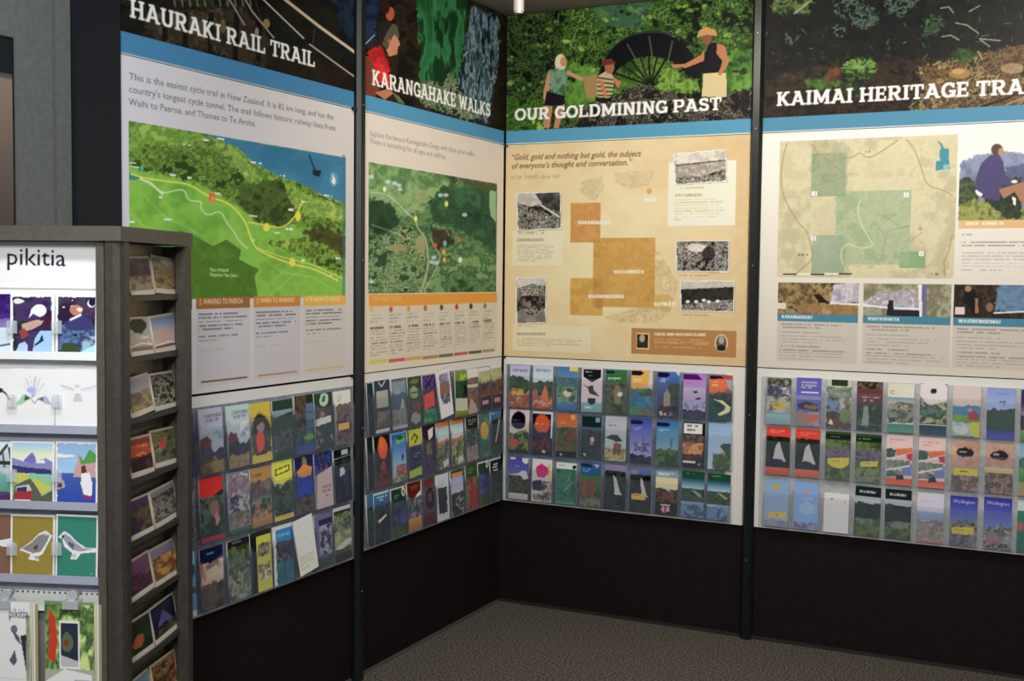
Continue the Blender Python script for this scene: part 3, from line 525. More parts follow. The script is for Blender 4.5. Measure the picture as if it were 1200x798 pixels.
for p in ([(900, 100), (950, 110), (1000, 145)], [(1005, 170), (1095, 178)], [(1010, 175), (1050, 205)], [(1000, 225), (1025, 275)], [(835, 35), (870, 30), (890, 55)], [(840, 160), (880, 155), (915, 175)], [(190, 60), (260, 5)], [(960, 50), (1005, 25)]): h.line(p, 1.3, 'a8b096')
h.spk(h.mpoly([(740, 170), (800, 70), (840, 120), (770, 170)]), ['1a3418', '3c6434', '2a4a24'], 4, 44); h.spk(h.mell(935, 240, 50, 30) > .3, ['24401a', '46682e'], 4, 45)
leaves(h, 893, 0, 1200, 75, 110, ['2c4424', '4c6444', '1a2c18', '5c7468', '3c5038', '84947c'], 3, 9, 5, True); leaves(h, 893, 60, 1200, 125, 60, ['4a3a28', '6a5438', '2a2018', '3c4a28'], 2, 5, 6); h.zc(880, 0, 3.75); h.ell(920, 322, 48, 24, 'a08450'); h.ell(912, 314, 28, 12, 'b89c68'); h.ell(1150, 300, 50, 24, 'b4a07c', .7)
h.line([(1010, 470), (1130, 430), (1210, 390)], 2.6, '3a2a1e'); h.line([(1120, 460), (1210, 425)], 1.6, 'a89880'); h.spk(h.mpoly([(330, 310), (400, 290), (380, 360), (330, 370)]), ['5c3c24', '7a5434'], 5, 46)
band(h, '4789ab', 'd8dcd8')
h.slab('KAIMAI HERITAGE TRAILS', (110, 467), (1200, 412), .0590, 'f8f5ec', .2, 'KAIMAI HERITAGE TRA')
board(h, 'header_board', 'dark bush bank photo header reading KAIMAI HERITAGE TRAILS', 'header board', G1)
c = canv('M', ZI0, ZI1); al = c.U > -1e9; c.grad(al, 'f0ede2', 'd4ccc0', (c.V-150)/280)  # white ground darkened downward: falloff of the light put into its colour
c.zc(880, 150, 3.75); q = c.mrect; mp = q(128, 60, 888, 663)
c.spk(mp, ['c9c09a', 'd4cba6', 'beb692'], 12, 101); c.rag = 3; c.clip = mp; c.spk(c.mpoly([(270, 60), (430, 60), (420, 300), (440, 480), (430, 663), (260, 663), (380, 480), (370, 300), (260, 200)]) & mp, ['a8a884', 'beb890', '989c7c'], 7, 102, .7); c.rag = 0; c.clip = None
c.put(q(268, 110, 415, 300) & mp, '8fa080', .8); c.put(q(378, 280, 693, 602), 'a3b48c', .85); c.put(q(268, 470, 410, 645), '98aa90', .85); c.put(q(378, 470, 415, 602), '6f9c70', .6); c.put(q(655, 540, 765, 617), '74a070', .8); c.put(q(378, 280, 415, 300), '708c68', .8)
c.spk(q(268, 110, 415, 300), ['7c8c6c', 'a4ac88', '8c9c7c'], 5, 103, .5); c.spk(q(378, 280, 693, 602), ['8ca67c', 'b4c09c', '9cb088', 'acbca0'], 7, 104, .5); c.spk(q(268, 470, 410, 645), ['8c9c84', 'a4b49c'], 6, 105, .4)
rd = 'b08a5c'
for p in ([(160, 68), (142, 120), (133, 200), (135, 285), (175, 360), (210, 420), (245, 448), (262, 510), (275, 572), (240, 605), (200, 640)], [(262, 68), (285, 95), (292, 115), (318, 120), (345, 155), (385, 135), (420, 130), (450, 128), (480, 105), (505, 130), (540, 125), (600, 85), (645, 55)], [(685, 52), (715, 85), (740, 145), (770, 245), (800, 262), (840, 270), (885, 298)], [(885, 470), (870, 540), (848, 590), (855, 655)]): c.line(p, 1.2, rd)
c.line([(480, 320), (470, 350), (475, 400), (510, 470), (545, 520), (480, 530), (430, 505), (400, 530), (395, 560), (405, 600)], 1.3, 'd8d098')
for p in ([(560, 375), (610, 400), (660, 440), (700, 430)], [(330, 130), (420, 215), (300, 250)], [(570, 580), (600, 455), (690, 430)], [(500, 350), (480, 330)], [(700, 500), (750, 460)]): c.line(p, .9, '8a8c68', .7)
for x, y in ((278, 288), (682, 293), (275, 485), (748, 553)): c.rect(x-11, y-11, x+11, y+11, 'f8f6ee')
for t, x, y in (('1', 278, 288), ('2', 682, 293), ('3', 275, 485), ('4', 748, 553)): c.text(t, (x-4, y+6), (x+4, y+6), .013, '6a7a6a')
c.poly([(820, 55), (835, 62), (850, 88), (872, 92), (870, 130), (876, 182), (812, 186), (812, 148), (832, 142), (828, 110), (836, 85)], '3c8ea0'); c.rect(846, 160, 872, 182, '7cbcc8')
for x in (142, 262, 385): c.rect(x, 638, x+60, 645, '3c4438')
c.rect(202, 638, 262, 645, 'e8e4d4'); c.rect(322, 638, 385, 645, 'e8e4d4'); c.greek(205, 552, 250, 564, 1, '6a6450', .8, 1, 1., .8); c.greek(795, 638, 835, 650, 1, '5a5848', .8, 2, 1., .8); c.greek(498, 98, 525, 110, 1, '7c86a0', .9, 3, 1., .9); c.ell(745, 442, 8, 8, rd, .7); c.ell(848, 630, 6, 9, rd, .7)
ph = q(918, 92, 1700, 405); c.put(ph, 'f6f4ee'); c.rag = 2; c.clip = ph; c.spk(c.mpoly([(900, 160), (960, 130), (1050, 108), (1130, 105), (1250, 118), (1700, 130), (1700, 420), (900, 420)]) & ph, ['7c86a8', '9098b4', '6c789c'], 14, 106)
c.spk(c.mpoly([(1120, 170), (1250, 150), (1700, 150), (1700, 330), (1100, 300)]) & ph, ['4a5878', '606e8c'], 10, 107); c.spk(c.mpoly([(900, 230), (960, 210), (1000, 260), (1000, 330), (900, 350)]) & ph, ['384430', '5c6844', '2c3428'], 5, 108)
c.spk(c.mpoly([(900, 350), (980, 310), (1080, 330), (1150, 350), (1300, 330), (1700, 330), (1700, 420), (900, 420)]) & ph, ['6c7834', 'a0a458', '848c40', '5c6830'], 5, 109); c.spk(c.mpoly([(1000, 270), (1190, 210), (1190, 400), (1130, 400), (1030, 320)]) & ph, ['243024', '3c4c38'], 5, 110)
c.rag = 0; c.clip = None; c.poly([(1050, 120), (1090, 110), (1110, 150), (1120, 210), (1160, 230), (1150, 250), (1110, 250), (1090, 320), (1030, 310), (990, 280), (990, 220), (1010, 160)], '4c4674'); c.ell(1082, 95, 26, 26, '5a4434'); c.ell(1100, 105, 13, 18, 'b48c74'); c.poly([(1090, 270), (1200, 235), (1230, 320), (1190, 330), (1160, 280), (1110, 310)], 'a8785c'); c.poly([(985, 268), (1020, 290), (1010, 302), (990, 290)], 'eee'); c.ell(1158, 235, 14, 7, 'eee'); c.poly([(1150, 300), (1165, 310), (1162, 340), (1152, 330)], 'eee')
c.rect(912, 405, 1700, 436, 'e2b27c'); c.greek(945, 412, 1110, 430, 1, 'fbe6cc', .95, 4, 1., .9); c.greek(926, 464, 970, 476, 1, 'a8a49c', .7, 5, 1., .8); c.greek(926, 498, 1690, 530, 2, '8c867c', .8, 6, .4); c.greek(926, 545, 1690, 640, 6, 'b0aca2', .8, 7, .25)
c.zc(880, 320, 3.75)
a1 = c.L((118, 40)); zt = c.L((300, 42))[1]; zp = c.L((300, 182))[1]; zb = c.L((300, 213))[1]; ze = c.L((300, 394))[1]
cols = [(118, 474, 'KARANGAHAKE', 150), (495, 880, 'WAITAWHETA', 143), (893, 1290, 'WAIORONGOMAI', 185), (1305, 1690, 'KATIKATI', 120)]
for i, (x0, x1, t, wl) in enumerate(cols):
    s0 = c.L((x0, 100))[0]; s1 = c.L((x1, 100))[0]; M_ = (c.A >= s0) & (c.A <= s1); P_ = M_ & (c.Z <= zt) & (c.Z > zp)
    c.spk(P_, [['5c4a30', '8c7448', 'a89060', '40341f'], ['7c8458', 'a8ac88', '8c7c6c', '6c7a50'], ['2a2218', '4a3826', '201c18', '3c3020'], ['6a7a50', '8c9c68']][i], 5, 120+i, octv=4); c.rag = 2; c.clip = P_
    if i == 0: c.spk(c.mpoly([(360, 50), (474, 40), (474, 130), (345, 135)]) & P_, ['b0a8b8', 'd0ccd4', '9c94a8'], 6, 1); c.line([(350, 133), (474, 138)], 2, 'fff'); c.poly([(275, 95), (300, 90), (350, 135), (300, 130)], '241a14'); c.spk(c.mpoly([(200, 140), (300, 130), (474, 150), (474, 185), (200, 180)]) & P_, ['a07c4c', '8c6a40', 'b8945c'], 5, 2); c.rect(118, 130, 154, 158, 'd8d4c4')
    if i == 1: c.spk(c.mpoly([(495, 130), (560, 80), (740, 70), (740, 160), (495, 150)]) & P_, ['8c98b0', 'b0b8c8', 'a08c90', 'c8ccd8'], 5, 3); c.line([(495, 140), (600, 152), (740, 158)], 2, 'fff'); c.poly([(605, 120), (625, 120), (630, 185), (595, 185)], '20222c'); c.poly([(735, 50), (752, 50), (752, 190), (740, 190)], 'e4e6f0'); c.poly([(752, 50), (775, 55), (770, 190), (752, 190)], '6c6890'); c.spk(c.mpoly([(495, 155), (580, 155), (580, 190), (495, 180)]) & P_, ['a8a890', '8c9078'], 4, 4); c.poly([(625, 160), (740, 165), (740, 190), (600, 188)], '23262c')
    if i == 2: c.spk(c.mpoly([(1085, 50), (1290, 50), (1290, 170), (1070, 165)]) & P_, ['4c6c90', '6c8cac', '58789c'], 6, 5); c.line([(1070, 175), (1290, 165)], 1.8, 'e8ecf4'); c.poly([(940, 80), (985, 70), (1000, 120), (985, 190), (960, 150), (930, 120)], '14120f'); c.ell(955, 68, 14, 14, 'a87c60'); c.poly([(985, 110), (998, 112), (1000, 175), (985, 175)], 'a06c50'); c.ell(1050, 150, 16, 20, '8c6448'); c.rect(898, 148, 937, 180, 'e0ccc0')
    c.rag = 0; c.clip = None; c.put(M_ & (c.Z <= zp) & (c.Z > zb), '42849c'); c.put(M_ & (c.Z <= zb) & (c.Z > ze), 'c4bbb0', .75)
    c.o = (0, 0, 1.); w = s1-s0; Q = lambda fx, z: project(s0+w*fx, 0, z)
    c.slab(t, Q(.05, zb+.010), Q(.05+wl/385, zb+.010), .0145, 'f0f4f4', .24)
    for k, (zz, n) in enumerate(((.012, 2), (.045, 1), (.062, 3), (.105, 1), (.12, 4))): c.greek(*Q(.04, zb-zz), *Q(.94, zb-zz-.0125*n), n, '746c66', .62, 31+k+i*7, .55, .45)
    c.zc(880, 320, 3.75)
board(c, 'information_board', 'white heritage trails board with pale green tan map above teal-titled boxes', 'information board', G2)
# ------------------------------------------------------------------ leaflets: a small drawing language on a 0..1 x 0..1 face
def draw(cv, spec, seed, warp=1.):
    al = cv.U > -9; U0, V0 = cv.U, cv.V
    wa = .07*(fbm(U0*7, V0*14, seed+5)-.5); U1, V1 = U0+wa*warp, V0+.6*warp*.07*(fbm(U0*7, V0*14, seed+9)-.5)
    for n, op in enumerate(spec.split(';')):
        p = op.split()
        if not p: continue
        k, a = p[0], p[1:]; cv.U, cv.V = (U1, V1) if k in 'SHe' else (U0, V0); F = lambda i: float(a[i])
        if k == 'g': cv.grad(al, a[0], a[1], cv.V)
        elif k == 'r': cv.put((cv.U >= F(0)) & (cv.V >= F(1)) & (cv.U <= F(2)) & (cv.V <= F(3)), a[4])
        elif k == 'G':
            cv.grad((cv.V >= F(0)) & (cv.V <= F(1)), a[2], a[3], (cv.V-F(0))/(F(1)-F(0)))
        elif k == 'e': cv.put(cv.mell(F(0), F(1), F(2), F(3)), a[4])
        elif k == 'h':
            y = F(0)+F(1)*(noise(cv.U*5+seed, 0*cv.U, seed+n)-.5)*2; cv.put(cv.V > y, a[2])
        elif k == 'p': cv.poly([tuple(map(float, q.split(','))) for q in a[1:]], a[0])
        elif k == 's': cv.spk((cv.V >= F(0)) & (cv.V <= F(1)), a[3:], F(2), seed+n, .8)
        elif k == 'S': cv.spk((cv.V >= F(1)) & (cv.V <= F(3)) & (cv.U >= F(0)) & (cv.U <= F(2)), a[5:], F(4), seed+n, .9)
        elif k == 'H':
            y = F(0)+F(1)*(noise(cv.U*5+seed, 0*cv.U, seed+n)-.5)*2; cv.spk(cv.V > y, a[3:], F(2), seed+n, 1)
        elif k == 't': cv.text(' '.join(a[4:]).replace('_', ' '), (F(0), F(1)), (F(2), F(1)), float(a[3].split('/')[0]), a[3].split('/')[1])
        elif k == 'b': cv.slab(' '.join(a[4:]), (F(0), F(1)), (F(2), F(1)), float(a[3].split('/')[0]), a[3].split('/')[1], .22)
        elif k == 'k': cv.greek(F(0), F(1), F(2), F(3), int(a[4]), a[5], .8, seed, .6, .6)
        elif k == 'l': cv.line([tuple(map(float, q.split(','))) for q in a[2:]], float(a[0]), a[1])
def leaflet_mesh(w, h, spec, seed, k=1.6, t=.004, res=.0030, edge='d8d6d0'):
    cv = Canvas(0, w, 0, h, res, res, None, k); cv.img[:] = C('bbb'); draw(cv, spec, seed, 1. if res > .0025 else .35)
    if res <= .0025 and spec.startswith('r 0 0 1 1'): cv.put((cv.U < .045) | (cv.U > .96) | (cv.V < .032) | (cv.V > .968), 'f2f2ee')
    return cv.mesh('leaflet', t, edge)
BLK = 's 0 1 9 222 333 444;'
LEAF = {
'G': ("goldmining board", 1.5, [
 [("blue topped, orange rocks and yellow sticker", "g aac ddc;t .12 .15 .9 .013/348 NORTHLAND;H .3 .06 9 352 463 241;H .62 .05 8 853 c64 742 da7;S .1 .55 .72 .7 9 ca3 db5 a72"),
  ("blue topped with tall orange rock spire", "g abd ddc;t .12 .15 .85 .013/348 NORTHLAND;H .36 .06 9 352 463 241;H .72 .05 8 853 c64 742 da7;p c74 .45,.95 .5,.6 .62,.44 .75,.6 .85,.95;e .12 .7 .12 .14 a64;S 0 .8 1 .9 9 a65 ca8 743"),
  ("blue coast photo with yellow white tag at top", "g 47a 9bb;s .25 .45 6 355 577 244;S 0 .45 1 .75 6 243 574 798 132;e .5 .62 .2 .06 dc9;r .6 0 1 .1 cb5;G .86 1 47b 36a;s .75 .86 9 465 798 354"),
  ("white, dark shield badge and small bird", "g cbc dbb;p 122 .08,.02 .92,.02 .92,.2 .5,.32 .08,.2;k .15 .06 .85 .13 1 ccc;k .3 .15 .7 .18 1 aaa;p 432 .02,.36 .3,.42 .55,.38 .6,.5 .9,.64 .4,.58 .3,.46;G .78 1 7aa 799;p 111 .3,.68 .7,.68 .7,.78 .5,.84 .3,.78;k .2 .88 .8 .94 1 eee"),
  ("green topped, person on bush track", "g 374 452;r .02 .02 .4 .08 124;k .1 .18 .7 .26 2 ded;S 0 .3 1 1 9 342 563 765 231;e .55 .6 .18 .25 875;e .68 .55 .12 .06 ddd;S 0 .75 1 1 8 231 562 463"),
  ("orange sky over blue bay", "g da4 b83;p 214 .02,.02 .45,.02 .6,.07 .45,.12 .02,.12;p bbb .85,0 1,0 1,.4 .8,.4;k .1 .2 .6 .3 2 eca;H .42 .03 7 485 376 264;S 0 .5 1 .82 5 268 37a 498;p 453 .4,.5 1,.46 1,.56 .4,.58;S .4 .84 1 1 9 654 876 332"),
  ("blue topped with pale rock stack at sea", "g 47b 435;p 214 .02,.02 .45,.02 .6,.07 .45,.12 .02,.12;k .1 .15 .55 .26 2 bcf;p ddd .8,.0 1,0 1,.1;S .5 .25 1 .7 8 342 453 231;p 987 .3,.85 .3,.5 .45,.38 .6,.5 .6,.8;S .1 .75 1 .92 8 222 433 112;e .2 .93 .08 .04 abb;e .4 .93 .08 .04 d86;e .62 .93 .08 .04 866"),
  ("mauve sky with two diving birds over surf", "g a7b aac;p 517 0,.02 .6,.02 .85,.14 0,.14;k .1 .18 .6 .26 2 c4a;G .3 .6 bac a9b;p 212 .4,.4 .6,.38 .68,.42 .5,.44;p 212 .5,.56 .7,.52 .85,.56 .6,.58;s .6 .8 9 88b aac 668;H .8 .03 9 224 446 335"),
  ("orange red topped, white curved beach on dark bay", "g a54 766;p 215 .02,.02 .5,.02 .65,.08 .5,.1 .02,.1;p e63 0,.1 .7,.08 .9,.25 .5,.4 0,.4;k .1 .14 .6 .28 2 fb9;p 99a .7,.1 1,.1 1,.35 .85,.3;H .4 .03 9 454 233 563;S 0 .54 1 1 6 144 255 133;p cc9 .2,.54 .6,.56 .95,.7 .9,.8 .5,.9 .4,.86 .7,.76 .72,.68 .5,.6")],
 [("white, black disc over green and orange bush", "g cbb bba;e .45 .25 .38 .21 112;k .15 .24 .8 .28 1 aaa;H .52 .06 7 662 894 241 440;e .25 .78 .25 .1 b53;G .93 1 222 333"),
  ("black with large orange disc", "g 213 221;r 0 0 1 .05 ddd;r .93 0 1 .6 ccc;e .48 .28 .38 .22 c52;k .15 .28 .8 .32 1 eb9;S 0 .48 .9 .6 7 324 546 213;S 0 .6 .9 .9 6 311 222 a43 100;e .6 .93 .07 .035 bbb"),
  ("orange topped over dark bush and river", "g b63 c74;r .7 .02 .9 .12 d97;k .1 .2 .7 .25 1 e95;S 0 .32 1 1 7 232 463 653 243;S .5 .4 .9 .7 6 632 852 421;G .88 1 122 112;e .25 .94 .06 .03 aaa"),
  ("teal topped, child among mauve flowers", "g 467 355;r .05 .02 .95 .26 133;r .7 .04 .9 .14 79a;G .28 .34 568 446;S 0 .34 1 1 7 233 243 445 324;e .55 .55 .1 .06 c9a;e .5 .62 .07 .06 b78;e .2 .92 .07 .03 aba"),
  ("pale sky, large bird above yellow grass", "g aab abb;k .05 .04 .9 .07 1 eee;k .15 .2 .75 .26 1 667;p 243 .0,.5 .3,.42 .6,.42 .85,.55 .5,.58 .4,.54;S 0 .72 1 1 8 773 aa7 b85 553;S .4 .6 .75 .85 9 332 953 643"),
  ("blue violet harbour with a thin mast", "g 45a aad;p 225 .02,.05 .5,.05 .6,.1 .5,.14 .02,.14;k .1 .2 .6 .28 2 bcf;l .02 335 .62,.38 .62,.6;S .2 .55 .9 .75 7 88b 537 aac;H .8 .05 8 223 345 112"),
  ("turquoise sky over rounded green hill", "g 37a 9bb;p 225 .0,.05 .5,.05 .62,.1 .5,.14 .0,.14;k .1 .2 .6 .26 2 bde;e .7 .5 .05 .1 356;H .64 .04 6 462 673 241 352"),
  ("black, white title panel and sunset beach photo", "g 222 221;r .03 .03 .88 .25 dcc;k .2 .06 .75 .22 2 444;S 0 .27 .9 .46 5 542 864 321;S 0 .46 .9 .72 5 a63 ea6 753;S 0 .7 .9 .82 6 411 733;r .05 .85 .6 .9 ddd;e .75 .93 .07 .03 888"),
  ("pale blue sky with leafy branch at right", "g 8ac abc;k .1 .15 .7 .2 1 a8b;p 354 .5,.5 .65,.44 1,.42 1,1 .3,1 .5,.7 .7,.6;S .2 .65 1 1 8 562 453 784 231;e .65 .62 .08 .04 a86")],
 [("blue, snowy mountain over brown forest", "g 55a 78b;r .05 .02 .3 .07 ddd;p eee .65,.02 .98,.02 .95,.13 .8,.16 .65,.1;k .1 .2 .8 .25 1 99d;H .38 .06 6 dde bbc;H .48 .05 8 432 664 221 875;G .86 1 bbb aaa"),
  ("white, pink circle above navy circle", "g ccc bbb;r .78 .1 .92 .75 cb7;e .5 .28 .32 .16 c27;e .3 .62 .3 .14 335;S .5 .5 1 .95 7 342 665 dbb 224;S .1 .82 .9 .98 8 543 a97 453"),
  ("teal sea chart with white heading", "g 376 376;s 0 1 6 365 487 264;r 0 .03 1 .17 ccc;k .1 .08 .6 .12 1 567;e .88 .12 .09 .05 134;l .04 798 .6,.35 .75,.5 .4,.7;G .95 1 598 487"),
  ("blue topped, red and yellow autumn tree", "g 36a 253;p 235 .0,.03 .55,.05 .5,.11 .0,.1;p aaa .6,.04 .9,.04 .8,.12;k .1 .14 .6 .24 2 7ad;H .3 .03 7 462 573 352;S .1 .4 .7 .8 5 862 a43 653 562;S 0 .82 1 1 9 554 887 435"),
  ("mauve topped, white waterfall in black gorge", "g 98b 222;r 0 .03 .5 .1 889;S 0 .14 1 1 8 222 343 332 111;p bbb .4,.22 .55,.3 .75,.6 .85,.66 .5,.66 .45,.4;k .5 .92 .9 .95 1 999"),
  ("waterfall photo with yellow sticker", "g 67a 222;r .05 .07 .4 .14 888;S 0 .16 1 1 8 222 343 332 111;p bbb .5,.2 .62,.3 .8,.6 .9,.66 .6,.62 .52,.4;p ca3 .1,.6 .75,.58 .75,.72 .1,.72;k .15 .62 .7 .66 1 652"),
  ("cream sky over red brown gorge, small flag emblem", "g 79a ccb;k .05 .05 .9 .13 2 eef;G .16 .42 cb9 dca;H .42 .06 7 421 853 311;G .72 1 111 222;r .25 .76 .7 .79 bbb;e .48 .88 .22 .07 c9a;r .44 .81 .52 .95 a23"),
  ("green and blue lake view, left of matching pair", "g 253 25a;k .2 .04 .8 .09 1 6a6;G .15 .38 256 acd;H .4 .05 7 121 343 564 232;p 9a8 .4,.4 .6,.42 .9,.52 .8,.54;G .66 1 79b 468;k .0 .68 .6 .72 1 bcd;s .72 1 6 579 79b 457"),
  ("green and blue lake view, right of matching pair", "g 253 25a;k .2 .04 .8 .09 1 6a6;G .15 .38 256 acd;H .4 .05 7 121 343 564 232;p 9a8 .4,.4 .6,.42 .9,.52 .8,.54;G .66 1 79b 468;k .0 .68 .6 .72 1 bcd;s .72 1 6 579 79b 457")]]),
'K': ("gorge walks board", 1.75, [
 [("narrow dark, beside the left post", "g 234 121;s .3 1 6 121 343 222"),
  ("navy with beige square and small white triangle", "g 345 345;l .03 bbb .3,.03 .5,.12 .75,.02;r .12 .2 .9 .52 998;p 332 0,.55 .7,.55 .4,.7 0,.75;S .1 .6 1 .9 5 443 876 554;r 0 .93 .9 1 aaa"),
  ("grey blue water with pale diagonal wake", "g 567 456;S 0 .05 1 .3 4 789 899 567;p 898 .3,.95 .7,.4 .85,.45 .8,.9;s .6 .95 6 456 887 766;r 0 .94 1 1 999"),
  ("dark green with pale green emblems", "g 343 343;s 0 1 5 232 454 343;e .5 .1 .3 .06 674;e .45 .32 .32 .12 896;r .2 .3 .8 .34 443;e .6 .6 .3 .1 744;e .5 .85 .35 .12 888"),
  ("purple, orange red and green patches", "g 325 434;S 0 .0 1 .3 9 325 759 213;p c43 .05,.4 .85,.34 .9,.66 .1,.72;S 0 .72 1 1 4 253 3a6 264"),
  ("white bordered, tilted outward in its pocket", "g ddd ccd;S .12 .08 .9 .28 6 99a 557 bbc;S .12 .26 .9 .5 5 565 953 343;S .12 .5 .85 .72 7 778 334 aab;k .3 .86 .8 .9 1 aaa"),
  ("lime topped, dark bush and slanted white panel", "g 781 251;k .4 .08 .95 .22 3 bd4;S 0 .22 1 .6 6 143 253 124;p 112 .7,.3 1,.35 1,.6 .75,.5;p aa9 .0,.58 1,.62 1,.88 .0,.86;G .88 1 782 561"),
  ("white topped with reddish brown rock", "g ccb 754;S 0 .2 1 1 6 543 754 865 432;r 0 0 1 .2 cbb;p bb9 0,.34 1,.36 1,.43 0,.41;p a98 .3,.65 .7,.8 .9,1 .0,1"),
  ("cream topped, brown forest, left of matching pair", "g bb9 321;r 0 0 1 .08 bbb;G .08 .34 997 aa6;H .34 .04 7 632 852 421;H .68 .02 5 323 212;r .2 .76 .75 .86 b88"),
  ("cream topped, brown forest, nearest the corner", "g bb9 321;r 0 0 1 .08 bbb;G .08 .34 997 aa6;H .34 .04 7 632 852 421;H .68 .02 5 323 212;r .2 .76 .75 .86 b88")],
 [("narrow black green, beside the left post", "g 121 232;s .3 1 6 121 322 222"),
  ("dark with orange flame figure", "g 111 211;S 0 .3 1 .9 6 222 431 211;e .55 .24 .32 .22 c52;e .5 .14 .2 .12 d62;e .55 .6 .2 .1 842;S 0 .68 1 1 6 511 843 242"),
  ("bright blue fading to pale with red figures below", "G 0 .6 259 7ad;G .6 1 8ac 999;r 0 0 1 .03 69c;p 5a5 .35,.1 .9,.06 .95,.2 .3,.24;e .6 .12 .25 .04 254;e .75 .52 .05 .06 224;S .3 .66 1 .9 8 832 a76 534;S 0 .88 1 1 8 664 998"),
  ("lime square over navy pattern", "g 336 336;s 0 1 7 224 446 335;r .1 0 1 .34 aa2;l .05 551 .3,.2 .5,.1 .75,.18 .5,.28;k .4 .5 .9 .6 2 88a;p 9a3 .05,.85 .95,.8 .95,.97 .05,1"),
  ("maroon with white crest and gold mark", "g 323 434;p ccc .45,.12 .85,.06 .8,.26 .5,.32;S .3 .38 .7 .62 7 554 885 322;s .62 1 8 435 546 323"),
  ("orange topped, pale sky and yellow hill, left one", "g c72 9ab;G .1 .4 9ab bcc;H .45 .07 6 563 aa5 335 784;l .05 b64 .0,.5 .4,.46 .9,.38;p bbb .5,.85 .9,.78 .9,.92 .5,.98"),
  ("orange topped, pale sky and yellow hill, right one", "g c72 9ab;G .1 .4 9bb bcc;H .45 .07 6 563 aa5 335 784;l .05 b64 .0,.5 .4,.46 .9,.38;p bbb .5,.85 .9,.78 .9,.92 .5,.98"),
  ("black topped, ferny bush, pinkish foot", "g 222 222;k .2 .06 .9 .2 3 ccb;S 0 .25 1 .7 7 354 788 232 465;S 0 .66 1 1 7 877 a98 675"),
  ("grey teal with orange oval", "g 577 365;s 0 1 4 466 688 476;e .5 .4 .36 .19 d92;G .62 .9 376 465"),
  ("blue topped, white waterfall, nearest the corner", "g 47a 333;k .1 .04 .9 .1 1 adf;S 0 .2 1 1 7 222 443 343;l .08 bbb .8,.25 .6,.5 .4,.7;S 0 .8 1 1 7 254 465 333")],
 [("narrow, blue headed, beside the left post", "g 37a 221;s .25 1 6 121 342 222"),
  ("blue headed, dark scene with pale streak", "g 47a 222;r 0 0 1 .03 bbb;k .2 .08 .9 .2 2 ade;S 0 .26 1 1 5 222 443 334 221;p bb9 .2,.55 .8,.45 .8,.5 .3,.6"),
  ("dark green headed with white loop mark", "g 243 243;r 0 0 1 .03 ddd;e .85 .12 .12 .09 ddd;e .85 .12 .06 .05 243;k .2 .14 .6 .24 2 797;S 0 .3 1 .75 4 334 446 55a;S 0 .76 1 1 7 563 342 784"),
  ("dark red headed with collage and orange foot", "p 621 0,0 1,0 1,.2 .5,.34 0,.3;S 0 .32 1 .75 6 333 889 222 565;p 621 0,0 1,0 1,.2 .5,.32 0,.28;k .3 .08 .9 .18 3 b76;G .75 1 b83 963"),
  ("mauve with dark haired figure, maroon foot", "g 655 545;p 733 .1,.08 .9,.0 .8,.14 .3,.2;e .6 .45 .34 .22 212;e .6 .42 .15 .1 743;G .74 1 623 422"),
  ("white framed with black photo", "g bbc bbc;S .16 .08 .84 .32 4 99b bbc aab;S .16 .3 .84 .86 5 111 222 121;r .0 .0 .1 1 ccc"),
  ("orange strip, pale sky, black and white figures", "g 542 222;r .1 .05 .95 .16 b85;G .16 .5 99c bbc;S 0 .5 1 1 7 222 bbb 111 444"),
  ("green with red and yellow figures", "g 352 351;k .2 .05 .8 .2 3 796;S 0 .3 1 1 4 562 a83 922 643;p a22 .5,.5 .9,.4 .95,.95 .5,.95"),
  ("green topped, white loop, blue flowers", "g 243 352;r 0 0 1 .03 ccc;e .85 .1 .1 .08 ddd;e .85 .1 .05 .04 243;S 0 .28 1 .75 5 335 448 66b;S 0 .75 1 1 6 341 562"),
  ("dark green with white stripes, nearest the corner", "g 232 333;r 0 0 1 .03 bbb;r .3 .12 .7 .15 bbb;r .2 .19 .65 .22 bbb;r .3 .26 .7 .29 bbb;S 0 .4 1 1 5 232 454 343")]]),
'H': ("rail trail board", 2.1, [
 [("purple blue, half hidden behind the stand", "g 556 334;S 0 .3 1 1 5 334 223 446"),
  ("white, red tree road trip, left of matching pair", "g 99a 99a;t .2 .14 .95 .011/445 COROMANDEL;t .3 .21 .85 .011/445 ROAD_TRIP;S .55 .3 1 .5 6 8aa 689 bbb;e .2 .56 .3 .13 633;H .62 .06 5 334 446;H .78 .03 7 663 873 542"),
  ("white, red tree road trip, right of matching pair", "g 9aa 99a;t .2 .14 .95 .011/445 COROMANDEL;t .3 .21 .85 .011/445 ROAD_TRIP;S .55 .3 1 .5 6 8aa 689 bbb;e .2 .56 .3 .13 633;H .62 .06 5 334 446;H .78 .03 7 766 873 546"),
  ("yellow topped, orange dressed figure in round photo", "g a92 a92;e .5 .55 .48 .36 332;S .05 .5 .95 .84 6 443 554 235;e .45 .66 .2 .18 b43;e .5 .42 .2 .08 877;G .88 1 a92 a93"),
  ("green topped, rocky pool photo", "g 243 243;S .02 .2 .98 .9 6 333 565 334 776;G .18 .3 789 678;p 343 0,.3 1,.22 1,.5 .0,.5"),
  ("dark green and blue with squares and lime patch", "g 232 346;S 0 .0 .6 .6 7 432 654 221;r .6 .15 1 .3 568;r .6 .32 1 .45 568;r .6 .47 1 .6 457;S 0 .6 1 .85 4 243 466 235;e .7 .74 .28 .06 583;G .86 1 348 457"),
  ("green with white medallion", "g 243 343;e .55 .12 .26 .11 9a9;e .55 .12 .1 .05 364;S 0 .24 .9 .44 5 876 433 665;p bbb 0,.46 .9,.42 .9,.54 0,.58;S 0 .6 .95 1 6 346 332 998"),
  ("white and maroon with yellow tag, beside the post", "g bba 655;r 0 0 1 .24 bba;k .2 .08 .5 .2 3 877;S .1 .25 1 .95 5 433 655 543;r .2 .6 .85 .72 b93")],
